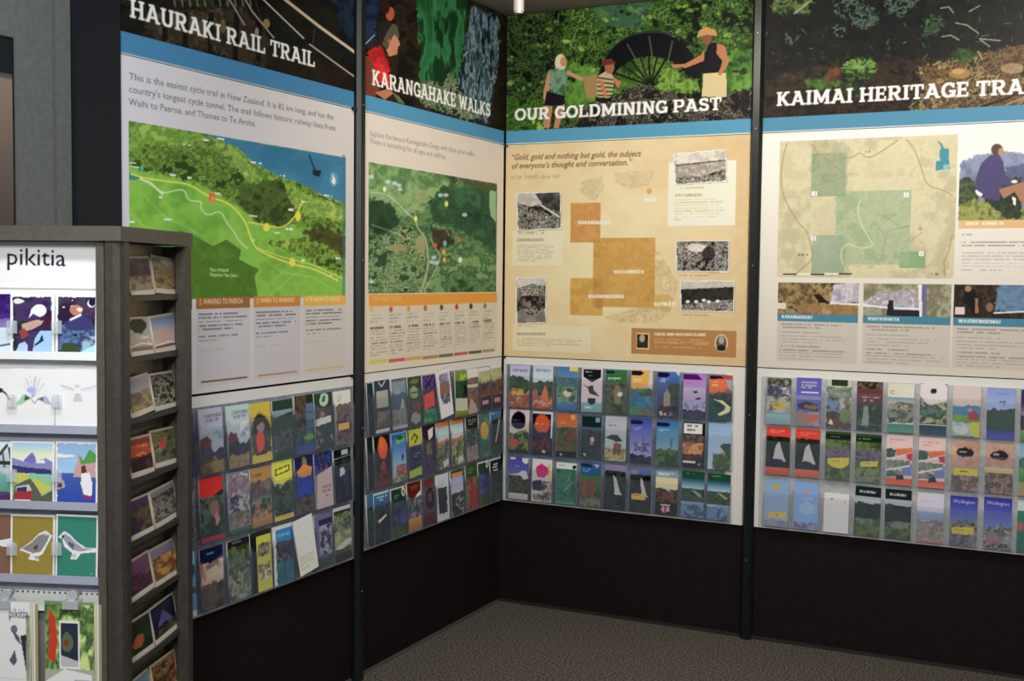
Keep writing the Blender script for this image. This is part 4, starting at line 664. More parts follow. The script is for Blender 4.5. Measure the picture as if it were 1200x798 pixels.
 [("narrow black and white, behind the stand", "g 222 222;s 0 1 9 222 999 333 aaa"),
  ("red topped, dark green picture", "g 232 243;S 0 .3 1 1 4 132 343 576 221;p c22 0,0 1,.0 1,.22 .5,.32 0,.3;e .6 .5 .2 .12 865;e .7 .66 .1 .1 a77;G .93 1 a23 924"),
  ("collage of small photos on grey", "g 778 778;S .0 .05 1 .4 4 a96 ccc 656 877;S 0 .4 1 .66 6 334 aaa 445;S 0 .66 1 .9 4 554 877 332;G .92 1 464 353"),
  ("ochre topped, food and boat photos", "g 974 974;k .1 .1 .9 .2 1 653;S 0 .22 1 .5 4 988 433 766;G .5 .58 466 578;S 0 .55 1 .86 5 243 a76 332;G .88 1 974 863"),
  ("bright yellow headed with black outlined box", "g cb1 142;S 0 .36 1 .95 4 234 798 222 354;p cb1 0,0 1,0 1,.3 .5,.4 0,.36;p 331 .12,.13 .88,.09 .88,.2 .12,.24;p cb1 .17,.15 .83,.11 .83,.18 .17,.22;G .92 1 a92 b93"),
  ("royal blue with golden clad figure", "g 225 248;e .5 .12 .12 .1 774;p b73 .1,.25 .5,.14 .95,.22 .85,.36 .2,.36;S .1 .36 .9 .7 4 138 24a 126;S 0 .72 1 1 5 432 654 321"),
  ("dark blue topped with slanted white page", "g 346 99a;S 0 0 1 .35 6 224 348 125 654;p a99 0,.4 1,.28 1,1 0,1;k .4 .6 .9 .85 3 766"),
  ("black with white coated figure, beside the post", "g 112 112;r 0 0 1 .14 112;r .45 .02 .85 .12 999;l .015 999 0,.17 1,.14;S 0 .2 1 .45 5 232 343 112;e .45 .45 .14 .1 aab;S .2 .5 .8 .9 4 124 236 112")],
 [("narrow bright blue, behind the stand", "g 6ad 48b;S 0 .2 1 .4 5 799 578 244;S 0 .55 1 .65 6 432 654;r 0 .9 1 1 bbb"),
  ("navy banded, orange desert landscape", "g 558 433;p 124 0,0 1,0 1,.16 .4,.26 0,.2;k .3 .08 .8 .14 1 89b;S 0 .24 1 .6 3 a54 dba 866;S 0 .58 1 1 5 332 654 443;p ca8 .3,.35 .7,.3 .9,.45 .3,.5"),
  ("green brown scenic magazine", "g 222 443;S 0 .12 1 .4 6 353 675 342;S 0 .4 1 1 4 565 998 343 776;k .2 .03 .9 .08 1 888"),
  ("yellow and black guide with photo panels", "g 222 222;r .3 .08 1 1 aa2;S .35 .2 .95 .42 6 222 988 443;S .35 .55 .95 .82 7 655 bb9 332;r .3 .82 1 1 aa2;r 0 0 1 .06 333"),
  ("light blue topped with white border", "g bcd bcd;r .14 .06 1 1 37a;t .2 .2 .9 .011/8bd TIME;S .14 .28 1 .62 5 998 322 544;S .14 .62 1 1 3 367 255 478"),
  ("plain white sheet leaning out of its pocket", "g ccb bba;k .1 .66 .9 .92 5 998;k .5 .34 .62 .37 1 666"),
  ("violet blue with framed figures", "g 668 557;r .25 .1 1 .2 335;S .25 .22 .95 .75 5 446 776 99a 334;S 0 .8 1 1 6 353 443"),
  ("olive with white mountains, beside the post", "g 332 554;r 0 0 1 .06 aaa;S 0 .12 1 .45 5 343 786 454;S 0 .45 1 .75 4 776 aa6 454;p aab 0,.75 .5,.66 1,.6 1,.68 .4,.78;G .85 1 333 332")]]),
'M': ("heritage trails board", 1.35, [
 [("photo collage with yellow sticker, beside the post", "g 778 8ab;S 0 0 1 .18 5 bba 332 998;S 0 .2 1 .4 6 778 224 bbb;S 0 .4 1 .75 5 a97 bba 665;G .78 1 8bb 89a;p ca2 .22,.54 .75,.52 .7,.66 .25,.66;k .3 .57 .65 .62 1 762"),
  ("blue with island photo and red yellow map", "g 66b 66b;k .2 .08 .9 .24 3 dca;r .2 .28 .9 .32 ccd;G .36 .45 88c 99b;p 433 .05,.55 .4,.48 .9,.55 .9,.68 .1,.64;e .6 .6 .3 .04 873;S 0 .7 1 1 4 a99 a76 987;p c64 .4,.78 .9,.74 .8,.9 .5,.88"),
  ("green photo collage with dark heading box", "g bba bba;r .2 0 .85 .13 343;S 0 .15 1 .38 6 898 565 bba;S 0 .38 .55 .66 4 235 79b 346;S .55 .38 1 .6 6 dcc 887 565;S 0 .66 .55 1 4 643 332 854;S .55 .6 1 .85 4 573 785;S .55 .85 1 1 4 433 655;e .2 .88 .1 .05 ccc"),
  ("maroon headed with white script over trees", "g 542 233;S 0 0 1 .16 7 443 876 321;G .16 .48 744 633;k .2 .3 .9 .44 2 dbb;S 0 .48 1 1 6 354 676 232 454;p 898 .3,.5 .45,.52 .5,.9 .2,.9"),
  ("white topped with letter C and garden photo", "g ccb ccb;t .08 .22 .25 .016/644 C;G .28 .38 79b abb;S 0 .38 1 .54 5 775 aa8 543;S 0 .54 1 .8 6 343 898 444 665;G .82 1 487 598"),
  ("white oval emblem, crowd and navy foot", "g 343 343;S 0 .3 1 .8 6 453 cc9 342 687;e .5 .16 .6 .24 dcc;e .5 .15 .1 .05 333;G .8 .82 ddd ddd;G .82 1 245 356"),
  ("painted scene with red roofed house", "g cbb cba;H .4 .04 3 58a 48a;H .56 .03 4 7a3 682;p a34 .55,.55 .75,.46 .95,.56 .95,.66 .6,.66;e .62 .48 .08 .03 b89;S 0 .72 1 .97 4 89a ccd 9ab;p bb3 .6,.72 1,.7 1,1 .8,1 .6,.85"),
  ("pale blue over dark bush with violet foot", "g 89c bce;H .4 .04 5 445 353 355;G .84 1 449 55b;k .3 .1 .8 .18 2 78b;l .03 578 .45,.28 .65,.26 .6,.34"),
  ("purple and green, cut by the photo's right edge", "g 436 436;G .3 .5 436 a8a;S 0 .5 1 .8 5 423 534 213;G .8 1 6a3 582")],
 [("red headed with white geyser, left of matching pair", "g d43 333;S 0 .2 1 .85 5 232 121 343;p bbb .3,.7 .4,.4 .55,.3 .75,.6 .85,.72;e .4 .76 .35 .1 224;p d43 0,0 1,.02 1,.2 0,.18;k .15 .07 .85 .14 2 fa9;G .84 1 c64 b53"),
  ("red headed with white geyser, right of matching pair", "g d43 333;S 0 .2 1 .85 5 232 131 343;p bbb .3,.7 .4,.4 .55,.3 .75,.6 .85,.72;e .4 .76 .35 .1 335;p d43 0,0 1,.02 1,.2 0,.18;k .15 .07 .85 .14 2 fa9;G .84 1 c75 b64"),
  ("green headed, lavender field, wide yellow sticker", "g 453 674;r .0 .05 1 .16 132;k .1 .09 .9 .13 1 8a7;S 0 .18 1 .34 6 573 784 452;S 0 .34 1 .52 6 657 879 434;p cb3 .1,.56 .95,.52 .95,.66 .7,.76 .3,.74 .1,.66;k .2 .6 .85 .64 1 761;S 0 .76 1 1 6 564 785 453"),
  ("green headed, lavender field, short yellow sticker", "g 453 674;r .0 .05 1 .16 132;k .1 .09 .9 .13 1 8a7;S 0 .18 1 .34 6 573 784 452;S 0 .34 1 .52 6 657 879 434;p cb3 .2,.58 .9,.54 .85,.66 .2,.68;k .3 .6 .8 .63 1 761;S 0 .7 1 1 6 564 785 897 453"),
  ("white headed, orange collage, left of matching pair", "g dbb dbb;k .1 .08 .8 .2 2 c76;p d73 .35,.28 1,.24 1,.32 .4,.42;S 0 .28 .35 .46 5 343 354 565;S .0 .5 .9 .68 5 675 898 343;p c23 .75,.38 1,.34 1,.5 .8,.48;S 0 .7 .6 .84 5 787 354 989;p 78b .6,.62 1,.55 1,.8 .6,.8;G .86 1 c64 d64;p 333 .4,.82 .65,.78 .7,.88 .4,.9;l .03 eee 0,.5 .7,.4;l .03 eee 0,.72 .9,.6"),
  ("white headed, orange collage, right of matching pair", "g dbb dbb;k .1 .08 .8 .2 2 c76;p d73 .35,.28 1,.24 1,.32 .4,.42;S 0 .28 .35 .46 5 343 354 565;S .0 .5 .9 .68 5 675 898 343;p c23 .75,.38 1,.34 1,.5 .8,.48;S 0 .7 .6 .84 5 787 354 989;p 78b .6,.62 1,.55 1,.8 .6,.8;G .86 1 c64 d74;p 333 .4,.82 .65,.78 .7,.88 .4,.9;l .03 eee 0,.5 .7,.4;l .03 eee 0,.72 .9,.6"),
  ("sand coloured, black badge and yellow sticker", "g b97 a98;S 0 0 1 .5 3 ca7 b99 b86;e .5 .24 .32 .09 333;k .28 .21 .74 .28 1 ccc;S 0 .7 1 1 7 877 554 a88;p cb2 .1,.56 .95,.56 .95,.7 .1,.7;k .3 .6 .8 .66 1 651"),
  ("sand coloured, black badge, no sticker", "g b97 a98;S 0 0 1 .5 3 ca7 b99 b86;e .5 .24 .32 .09 333;k .28 .21 .74 .28 1 ccc;S 0 .58 1 1 7 877 443 a88 765;G .5 .6 cb8 ba7"),
  ("blue and green, cut by the photo's right edge", "g 8ab 8ab;S 0 .3 1 .5 4 465 abb;G .5 .75 5a4 483;S 0 .75 1 1 4 8a7 a95")],
 [("pale blue with sun emblem and yellow sticker", "g 8ac 9ac;e .45 .16 .16 .06 ba5;k .2 .34 .6 .38 1 eef;p cb3 .15,.72 .9,.68 .9,.82 .15,.82;k .25 .74 .8 .78 1 762;S 0 .88 1 1 5 99a 778"),
  ("pale blue with sun emblem, no sticker", "g 8ad 8ad;e .5 .2 .16 .06 b9a;k .3 .34 .8 .44 2 bcf;e .55 .55 .35 .12 9be;S 0 .86 1 1 5 99b 667 aab"),
  ("blank white card in an empty looking pocket", "g ddd ddd;e .3 .16 .04 .02 444;e .82 .2 .04 .02 776"),
  ("black headed, green pasture, left of matching pair", "g 233 233;b .15 .13 .8 .011/ddd HAWKES BAY;G .2 .34 9ab bbb;H .32 .04 5 232 342 121;S 0 .64 1 .78 6 898 676 454;S 0 .78 1 1 5 563 784 452"),
  ("black headed, green pasture, right of matching pair", "g 233 233;b .15 .13 .8 .011/ddd HAWKES BAY;G .2 .34 9ab bbb;H .32 .04 5 232 342 121;S 0 .64 1 .78 6 898 676 454;S 0 .78 1 1 5 563 784 452"),
  ("pale pink headed, hazy blue town view", "g ccd bbc;k .1 .16 .7 .22 2 d99;G .38 .56 9ac 89b;S 0 .56 1 .95 6 877 998 766 a98;G .95 1 b76 b87"),
  ("deep blue sky over town, yellow sticker", "g 44a 9bd;t .1 .14 .9 .014/dde Wellington;H .5 .05 6 665 998 554;p cb3 .1,.64 .9,.6 .9,.75 .1,.78;k .2 .67 .8 .71 1 761;S 0 .78 1 1 6 667 889 556"),
  ("deep blue sky over town, no sticker", "g 44a 9be;t .1 .14 .9 .014/dde Wellington;H .52 .06 6 665 aab 554 889;S .1 .66 .7 .9 6 a67 988 665"),
  ("teal, white headed, cut by the photo's right edge", "g 387 276;r 0 0 1 .2 bcc;r 0 .22 1 .26 487;e .1 .5 .12 .1 b65")]]),
}
# left edge (photo pixels, mid height of the middle row) of each column, and the last right edge
COLX = {'G': [595.3, 621.5, 649.6, 678.5, 707.5, 735.5, 766.8, 797.5, 828.5, 858.5],
        'K': [430.5, 438.5, 458.3, 478.0, 495.2, 511.6, 527.5, 546, 561.6, 575, 589.4],
        'H': [221, 230, 267.5, 294, 319, 345.5, 369.5, 390.5, 414],
        'M': [894.6, 929, 963.8, 1000, 1035.5, 1073, 1111.5, 1151, 1191.5, 1231]}
ROWN = ('top', 'middle', 'bottom'); ROWZ = (.946, .731, .509); ROWV = (465, 510, 560)
OFF = .020
def pocket_mesh(w, h, d):
    t = .0022; mb = MB(); mb.box(0, w, -d, -d+t, 0, h); mb.box(0, t, -d+t, -.001, 0, h+.012); mb.box(w-t, w, -d+t, -.001, 0, h+.012); mb.box(t, w-t, -d+t, -.001, 0, t)
    return mb.mesh('pocket')
SHEETM = noisy(mat('grey_blue_sheet', '8d98a8', .3), '77808e', '8a94a4', 40); SHEETL = noisy(mat('pale_grey_sheet', 'b9bec8', .3), 'bcbec2', 'cacbcd', 40)
TILTS = {('K', 0, 5): (-7, .006, .012), ('H', 2, 5): (-8, .006, .016), ('K', 0, 6): (1.5, 0, .006), ('M', 2, 3): (1, 0, 0)}
for key in 'HKGM':
    side, a0, a1 = SPAN[key][:3]; where, gain, rows = LEAF[key]; dz = -.014 if key == 'H' else 0.
    rz = math.pi/2 if side == 'L' else 0.
    base = bpy.data.objects.new('brochure_rack', None); COL.objects.link(base)
    base.location = (0, a0, ZR0+dz) if side == 'L' else (a0, 0, ZR0); base.rotation_euler = (0, 0, rz)
    tag(base, 'white backed clear pocket rack of brochures under the '+where, 'rack', 'brochure racks under the boards')
    top = ZR1-(ZR0+dz)-(.004 if dz else 0)
    link('backing_board', MB().box(0, a1-a0, 0, .012, 0, top).mesh(), WHITE, base)
    sa, sb = {'G': (.016, 1.085), 'K': (.022, 1.18), 'H': (.004, 1.176), 'M': (.020, 1.17)}[key]
    link('pocket_sheet', MB().box(sa, sb, -.003, -.0005, .008, top-.034).mesh(), SHEETM if key != 'M' else SHEETL, base)
    for r in range(3):
        vv = ROWV[r]
        for i, (desc, spec) in enumerate(rows[r]):
            uc = (COLX[key][i]+COLX[key][i+1])/2
            # column edges are read at one height: carry them down along the wall
            zm = .84; xs = []
            for u in (COLX[key][i], COLX[key][i+1]):
                lo, hi = a0-.3, a1+.3
                for _ in range(30):
                    m = (lo+hi)/2; pu = project(OFF if side == 'L' else m, m if side == 'L' else -OFF, zm)[0]
                    lo, hi = (m, hi) if pu < u else (lo, m)
                xs.append((lo+hi)/2)
            pw = min(xs[1]-xs[0], .1275); pa = xs[0]+(xs[1]-xs[0]-pw)/2
            if side == 'R' and key == 'G' and i == 0: pa = max(pa, .026)
            pa = min(max(pa, a0+.002), a1+.4)
            narrow = pw < .09
            z0 = ROWZ[r]+dz; ph = .150 if (r+i) % 3 else .158
            po = link('pocket', pocket_mesh(pw-.003, ph, .030), CLEAR, base, (pa-a0+.0015, 0, z0-.005-base.location[2]))
            lw = pw-.012 if narrow else (.108 if side == 'L' else .102); lh = .198+((i*7+r*3) % 4)*.002
            if key == 'M' and (r, i) == (2, 2): lh = .165
            if narrow: lw = max(.03, pw-.01)
            me = leaflet_mesh(lw, lh, spec, 7+i*13+r*57, gain*(1. if r < 2 else .95), .005+.002*((i+r) % 3))
            rot, lift, fwd = TILTS.get((key, r, i), (0, 0, 0))
            rot += ((i*5+r*11) % 5-2)*.22
            o = bpy.data.objects.new('brochure', me); COL.objects.link(o)
            if not me.materials: me.materials.append(GLOSS)
            la = pa+(pw-lw)/2; y0 = -.0245-(.016 if fwd else 0)
            o.location = (-y0, la, z0+.001+lift) if side == 'L' else (la, y0, z0+.001+lift)
            lean = math.radians(-3.2)
            o.rotation_euler = (lean, math.radians(rot), rz); 
            nm = 'brochure' if 'card' not in desc else 'card'
            lab = f"brochure, {desc}, {ROWN[r]} row under {where}" if nm == 'brochure' else f"{desc}, {ROWN[r]} row under {where}"
            tag(o, lab, nm, 'brochures in the rack under the '+where)

# ------------------------------------------------------------------ postcard stand in the foreground
TH = math.radians(6.0); ex = RGT*math.cos(TH)-FWD*math.sin(TH); ey = RGT*math.sin(TH)+FWD*math.cos(TH)
KS = .87; S0 = np.array(room(-.973*KS, 2.87*KS)[:2]); SRZ = math.atan2(ex[1], ex[0]); SD, SW, STOP = .48*KS, .44*KS, 1.56+.116*KS
# stand frame: origin = front right corner, x to the right along the front (stand spans x < 0), y to the back
def spt(x, y, z): p = S0+ex*x+ey*y; return (p[0], p[1], z)
def son(u, v, x=None, y=None):           # pixel -> stand frame on the plane y = const or x = const
    d = vf+v_right*(u-600)/FPX-v_up*(v-399)/FPX; n = ey if x is None else ex; o = S0+n*(y if x is None else x)
    t = np.dot(o-CAM[:2], n)/np.dot(d[:2], n); p = CAM+d*t; q = p[:2]-S0
    return np.dot(q, ex), np.dot(q, ey), p[2]
st = bpy.data.objects.new('postcard_stand', None); COL.objects.link(st); st.location = spt(0, 0, 0); st.rotation_euler = (0, 0, SRZ)
tag(st, 'tall grey four-sided card stand in the left foreground with a flat top', 'display stand')
link('top_slab', MB().box(-SW, 0, 0, SD, STOP-.032, STOP, .004).mesh(), STAND, st)
link('base_plate', MB().box(-SW, 0, 0, SD, 0, .05, .004).mesh(), STAND, st)
H1 = STOP-.034
link('corner_column', MB().prism([(-.036, .004), (-.018, .004), (-.006, .012), (-.002, .026), (-.002, .050), (-.040, .050), (-.040, .014)], .05, H1).mesh(), STANDD, st)
link('front_upright', MB().box(-.060, -.042, .010, .046, .05, H1).mesh(), STAND, st)
link('front_upright', MB().box(-SW+.004, -SW+.040, .004, .05, .05, H1, .008).mesh(), STANDD, st)
link('rear_column', MB().box(-.034, -.002, SD-.045, SD-.004, .05, H1, .006).mesh(), STANDD, st)
link('rear_column', MB().box(-SW+.002, -SW+.034, SD-.045, SD-.004, .05, H1, .006).mesh(), STANDD, st)
link('side_panel', MB().box(-.075, -.062, .05, SD-.045, .05, H1).mesh(), BRONZE, st)
link('back_panel', MB().box(-SW+.036, -.036, SD-.025, SD-.012, .05, H1).mesh(), STAND, st)
# front panel with its printed heading
FY = .040; xl = -SW+.042; xr = -.061
zt = son(60, 281, y=FY)[2]; zs = son(60, 338, y=FY)[2]; zb5 = son(60, 716, y=FY)[2]; zpeg = son(60, 695, y=FY)[2]-.010
link('front_panel', MB().box(xl, xr, FY, FY+.012, zb5, H1).mesh(), STANDW, st)
cv = Canvas(xl, xr, zs, H1-.004, .0016, .0016, None, 1.5)
cv.img[:] = C('f4fbff'); cv.grad(cv.U > -9, 'eef6f8', 'fdfdfb', cv.V*3)
w_ = xr-xl; fx = lambda u, v: ((son(u, v, y=FY)[0]-xl)/w_, (H1-.004-son(u, v, y=FY)[2])/(H1-.004-zs))
cv.text('pikitia', fx(8, 310), fx(78, 312), .038, '1c2438', 1, 0, .004); cv.text('postcards $1.20', fx(9, 321), fx(77, 322.5), .010, 'dde3e8', .9)
link('heading_panel', cv.mesh('heading', .003, 'f4f4f4'), PRINT, st, (xl, FY-.0035, zs))
link('lower_panel', MB().box(xl, xr, FY+.013, FY+.023, .05, zb5+.004).mesh(), mat('lilac_brown_panel', '8a7c80', .5), st)
hm = MB()
for k in range(26): hm.box(xl+.012+k*.0125, xl+.0155+k*.0125, FY-.0012, FY+.001, zpeg+.010, zpeg+.0135)
tag(link('peg_holes', hm.mesh(), POST, st), None, None, None, 'stuff')
# card rows on the front
cols = [(-38, 11.5), (13.3, 64), (65.6, 114.5)]
rowsv = [(345, 417), (432, 503), (518, 592), (604, 678)]
for k, (v0, v1) in enumerate(rowsv):
    zz = son(60, v1, y=FY-.02)[2]
    link('card_shelf', MB().box(xl, xr, FY-.030, FY, zz-.008, zz-.002).box(xl, xr, FY-.030, FY-.0275, zz-.002, zz+.010).mesh(), [STANDW, SHELFM, SHELFM, SHELFM][k], st)
    if k in (1, 2, 3): link('shelf_strip', MB().box(xl, xr, FY-.004, FY, zz-.030, zz-.0085).mesh(), SHELFM, st)
FR = [[("purple night scene postcard cut off at the left edge", "g 427 cce;S 0 0 1 .4 5 316 427 63a;r 0 .55 1 1 bcd;r .85 0 1 1 c9b;l .02 223 .5,.85 .9,.8"),
       ("postcard of a pale animal and a pointing hand in space", "r 0 0 1 1 f4f4f4;S .06 .05 .94 .95 5 223 335 426 213;e .2 .12 .12 .04 ccc;e .66 .27 .16 .1 dfe;p def .42,.4 .48,.24 .56,.2 .55,.3;p 524 .7,.42 .94,.3 .94,.6 .6,.5;p 435 .3,.5 .94,.5 .94,.62 .3,.62;p b98 .25,.5 .6,.42 .76,.44 .7,.5 .5,.58 .3,.62;p 944 .2,.6 .32,.56 .42,.68 .25,.74;p 9bd .5,.95 .56,.72 .68,.6 .94,.6 .94,.95;p abd .12,.95 .2,.82 .32,.78 .4,.84 .4,.95;p 245 .5,.86 .66,.76 .72,.66 .76,.76 .6,.84"),
       ("postcard of a bird in space beside a crescent moon", "r 0 0 1 1 f4f4f4;S .06 .05 .96 .95 5 213 324 435 224;S .06 .5 .96 .95 4 457 68b 346 9bc;e .5 .26 .16 .09 b76;e .58 .25 .07 .04 eca;p 447 .2,.5 .4,.38 .6,.33 .85,.42 .95,.55 .6,.6 .3,.58;l .04 ddd .36,.42 .6,.34;e .86 .14 .1 .07 eee;e .88 .12 .09 .07 324;e .4 .1 .02 .01 fff;e .2 .22 .02 .01 fff;e .4 .2 .02 .01 eef;p 9cd .6,.95 .96,.82 .96,.95;p 453 .1,.95 .2,.8 .5,.8 .6,.95;p 223 .35,.66 .55,.66 .5,.7")],
      [("pale postcard with a dark flower bud, cut off at left", "g ddf eee;G 0 .5 dce fec;l .03 223 .35,.3 .6,.4 .75,.55;e .4 .36 .16 .05 335;r 0 .52 1 1 dde;l .02 776 .8,.3 .9,.5"),
       ("white postcard with a fantail line drawing", "g fff fef;r 0 .62 1 1 fef;p dde .5,.48 .3,.2 .38,.14 .5,.4;p ccd .5,.48 .5,.14 .6,.12 .55,.45;p dde .52,.48 .65,.14 .78,.22;l .012 99a .5,.48 .27,.25;l .012 89a .5,.48 .34,.17;l .012 99a .5,.46 .43,.12;l .012 89a .51,.46 .55,.12;l .012 99a .52,.46 .66,.16;l .012 99a .53,.46 .76,.24;p 9b9 .48,.48 .3,.42 .1,.6 .2,.62;p aab .58,.5 .8,.44 .95,.6 .8,.58;p 366 .45,.5 .33,.44 .3,.54;p 578 .62,.5 .75,.46 .75,.54;l .015 667 .46,.5 .54,.58 .62,.5;e .46 .36 .1 .05 aad;k .4 .89 .64 .95 2 dcd"),
       ("white postcard with a flying bird line drawing", "g fff fff;r 0 .62 1 1 fef;p ccc .12,.28 .4,.32 .46,.4 .2,.36;p ccd .6,.36 .98,.28 .95,.36 .7,.4;e .53 .3 .07 .03 bbb;e .53 .38 .08 .06 ddd;p bbb .48,.42 .6,.42 .66,.56 .42,.56;l .01 999 .12,.28 .46,.36;l .01 99a .98,.28 .6,.36;k .42 .88 .66 .94 2 ddd")],
      [("postcard of a bay seen past tree trunks, cut off at left", "g cdd 588;r .8 0 1 1 eee;l .05 544 .2,.4 .6,.05;l .04 655 .5,.15 .55,.4;l .05 544 .65,.1 .72,.35;r .3 .3 .8 .36 444;p bbb .3,.4 .8,.4 .6,.5;G .5 .8 7aa 597;S 0 .78 .8 1 5 447 558 625;r .8 0 1 1 eee"),
       ("postcard of a red van on a mountain road", "r 0 0 1 1 f6f6f6;G .03 .25 9bd dda;r 0 0 .04 1 f6f6f6;p 88b .04,.26 .3,.32 .5,.18 .62,.3 .8,.26 .96,.32 .96,.5 .04,.5;p 77b .3,.3 .5,.17 .62,.3 .5,.36;p ddd .56,.22 .7,.3 .75,.27 .8,.34 .6,.34;p 447 .04,.38 .5,.42 .96,.44 .96,.52 .04,.5;p 7bb .4,.5 .96,.52 .96,.58 .5,.56;p 8b8 .04,.5 .96,.56 .96,.97 .04,.97;p bb4 .04,.5 .3,.5 .48,.6 .2,.65 .04,.72;p bb4 .5,.56 .8,.68 .96,.72 .72,.84 .55,.66;p 665 .04,.97 .1,.7 .45,.58 .6,.72 .72,.86 .96,.76 .96,.97;p bbb .12,.72 .42,.68 .5,.78 .12,.8;p 347 .14,.74 .38,.71 .38,.79 .14,.8;p a34 .1,.8 .46,.78 .48,.92 .1,.93;r .1 .92 .46 .95 ddd"),
       ("postcard of a white ship below a rocky cliff", "r 0 0 1 1 f6f6f6;G .03 .5 8ac 9bd;G .5 .97 46a 35a;r 0 0 .03 1 f6f6f6;p dde .05,.2 .5,.22 .4,.25 .05,.26;p 9bd .05,.3 .6,.28 .5,.34;p b99 .42,.56 .55,.22 .66,.3 .8,.12 .98,.22 .98,.56;p 594 .55,.2 .66,.3 .8,.12 .98,.2 .98,.32 .6,.36;p 733 .6,.4 .7,.36 .75,.5 .62,.5;p eee .62,.5 .8,.48 .88,.66 .86,.86 .68,.84 .6,.66;p 937 .62,.82 .88,.86 .84,.92 .66,.88;p a99 .05,.56 .2,.62 .24,.72 .05,.78;e .12 .7 .05 .03 645")],
      [("brown postcard with a bird, cut off at the left edge", "g 865 865;r .94 0 1 1 eee;p ddd .4,.4 .7,.36 .9,.4 .95,.46 .6,.5 .4,.48;e .78 .42 .1 .04 888"),
       ("olive green postcard with a grey parrot", "r 0 0 1 1 f0f0ec;r .03 .03 .97 .97 983;p eee .2,.56 .5,.4 .62,.3 .8,.24 .94,.32 .88,.4 .72,.62 .6,.66 .66,.72 .4,.7 .45,.62;p 888 .26,.54 .5,.42 .64,.32 .8,.28 .88,.32 .82,.42 .68,.58 .5,.6;e .8 .3 .05 .02 bbb;p 555 .5,.52 .62,.45 .6,.56;p 999 .5,.64 .66,.66 .6,.7;k .85 .91 .95 .94 1 dd9"),
       ("teal postcard with a grey and white bird", "r 0 0 1 1 f0f0ec;r .03 .03 1 .97 387;p eee .05,.36 .2,.26 .35,.32 .5,.42 .7,.5 .95,.5 .95,.57 .6,.6 .5,.7 .35,.7 .4,.6 .2,.5 .15,.38;p 99a .12,.34 .22,.3 .34,.35 .48,.44 .66,.52 .9,.52 .6,.57 .4,.55 .25,.45;p 667 .3,.42 .44,.46 .42,.54 .3,.48;e .16 .35 .03 .02 222;p bbb .38,.62 .5,.6 .48,.67 .38,.68;k .8 .9 .92 .94 1 8cb")]]
RN = ('top', 'second', 'third', 'fourth')
for r, (v0, v1) in enumerate(rowsv):
    for i, (u0, u1) in enumerate(cols):
        yy = FY-.018; p = son(u0, v1-1.5, y=yy); q = son(u1, v0, y=yy); w = q[0]-p[0]; hh = q[2]-p[2]
        p = (max(p[0], xl+.003), p[1], p[2]); w = min(w, xr-p[0]-.002)
        desc, spec = FR[r][i]; me = leaflet_mesh(w, hh, spec, 5+r*9+i, 1.3, .006, .0017, 'f0ece6')
        o = bpy.data.objects.new('postcard', me); COL.objects.link(o); me.materials.append(GLOSS)
        o.location = spt(p[0], FY-.022, p[2]); o.rotation_euler = (math.radians(-2.2), math.radians(.5*((i+r) % 3-1)-.4*(r == 0)), SRZ)
        tag(o, f'{desc}, {RN[r]} row', 'postcard', 'postcards on the front of the stand')
        if i: 
            a = son(u0-5, v0+(v1-v0)*.47, y=FY-.03); link('card_clip', MB().box(a[0], a[0]+.024, FY-.0325, FY-.0315, a[2]-.022, a[2]+.006).box(a[0]+.0115, a[0]+.0125, FY-.0315, FY-.001, a[2]-.022, a[2]+.006).mesh(), CLIPM, st)
# hanging packs at the foot of the front
HP = [("bundle of white bird stationery hanging from a clip, lower left of the stand", -58, 39, "g eee ddd;t .62 .12 .97 .022/334 pikitia;e .72 .2 .06 .03 778;p 667 .66,.2 .8,.26 .84,.32 .74,.28;p 667 .62,.44 .72,.36 .76,.44 .7,.48;p 445 .82,.25 .95,.24 1,.5 .95,.6 .86,.36;p 655 .55,1 .6,.75 .72,.66 .86,.66 .94,.76 .92,.8 .84,.78 .84,.95 .8,1;r 0 .57 1 .575 ccc;S .93 .1 1 1 6 664 997 aa8"),
      ("green and white bird stationery bundle with a red stripe, lower right of the stand", 52, 114, "g 796 ccc;S 0 .02 1 .5 5 573 8a5 463 cd8;t .3 .1 .72 .020/232 pikitia;p c42 .08,.05 .22,.12 .26,.3 .2,.46 .06,.42 .1,.25;r .3 .14 .7 .5 eee;r .33 .16 .68 .48 345;e .46 .3 .12 .07 675;e .44 .3 .05 .03 943;p bbb .33,.4 .68,.44 .68,.48 .33,.48;p ddd .4,.5 .95,.54 .95,1 0,1 0,.6;p 88a .2,.7 .6,.62 .9,.8 .7,.9 .4,.8;p a45 .02,.62 .3,.66 .5,.76 .4,.8 .1,.72;k .6 .58 .9 .66 2 99a;l .01 889 .2,.8 .3,1;l .01 889 .5,.8 .5,1;l .01 889 .7,.7 .9,.95")]
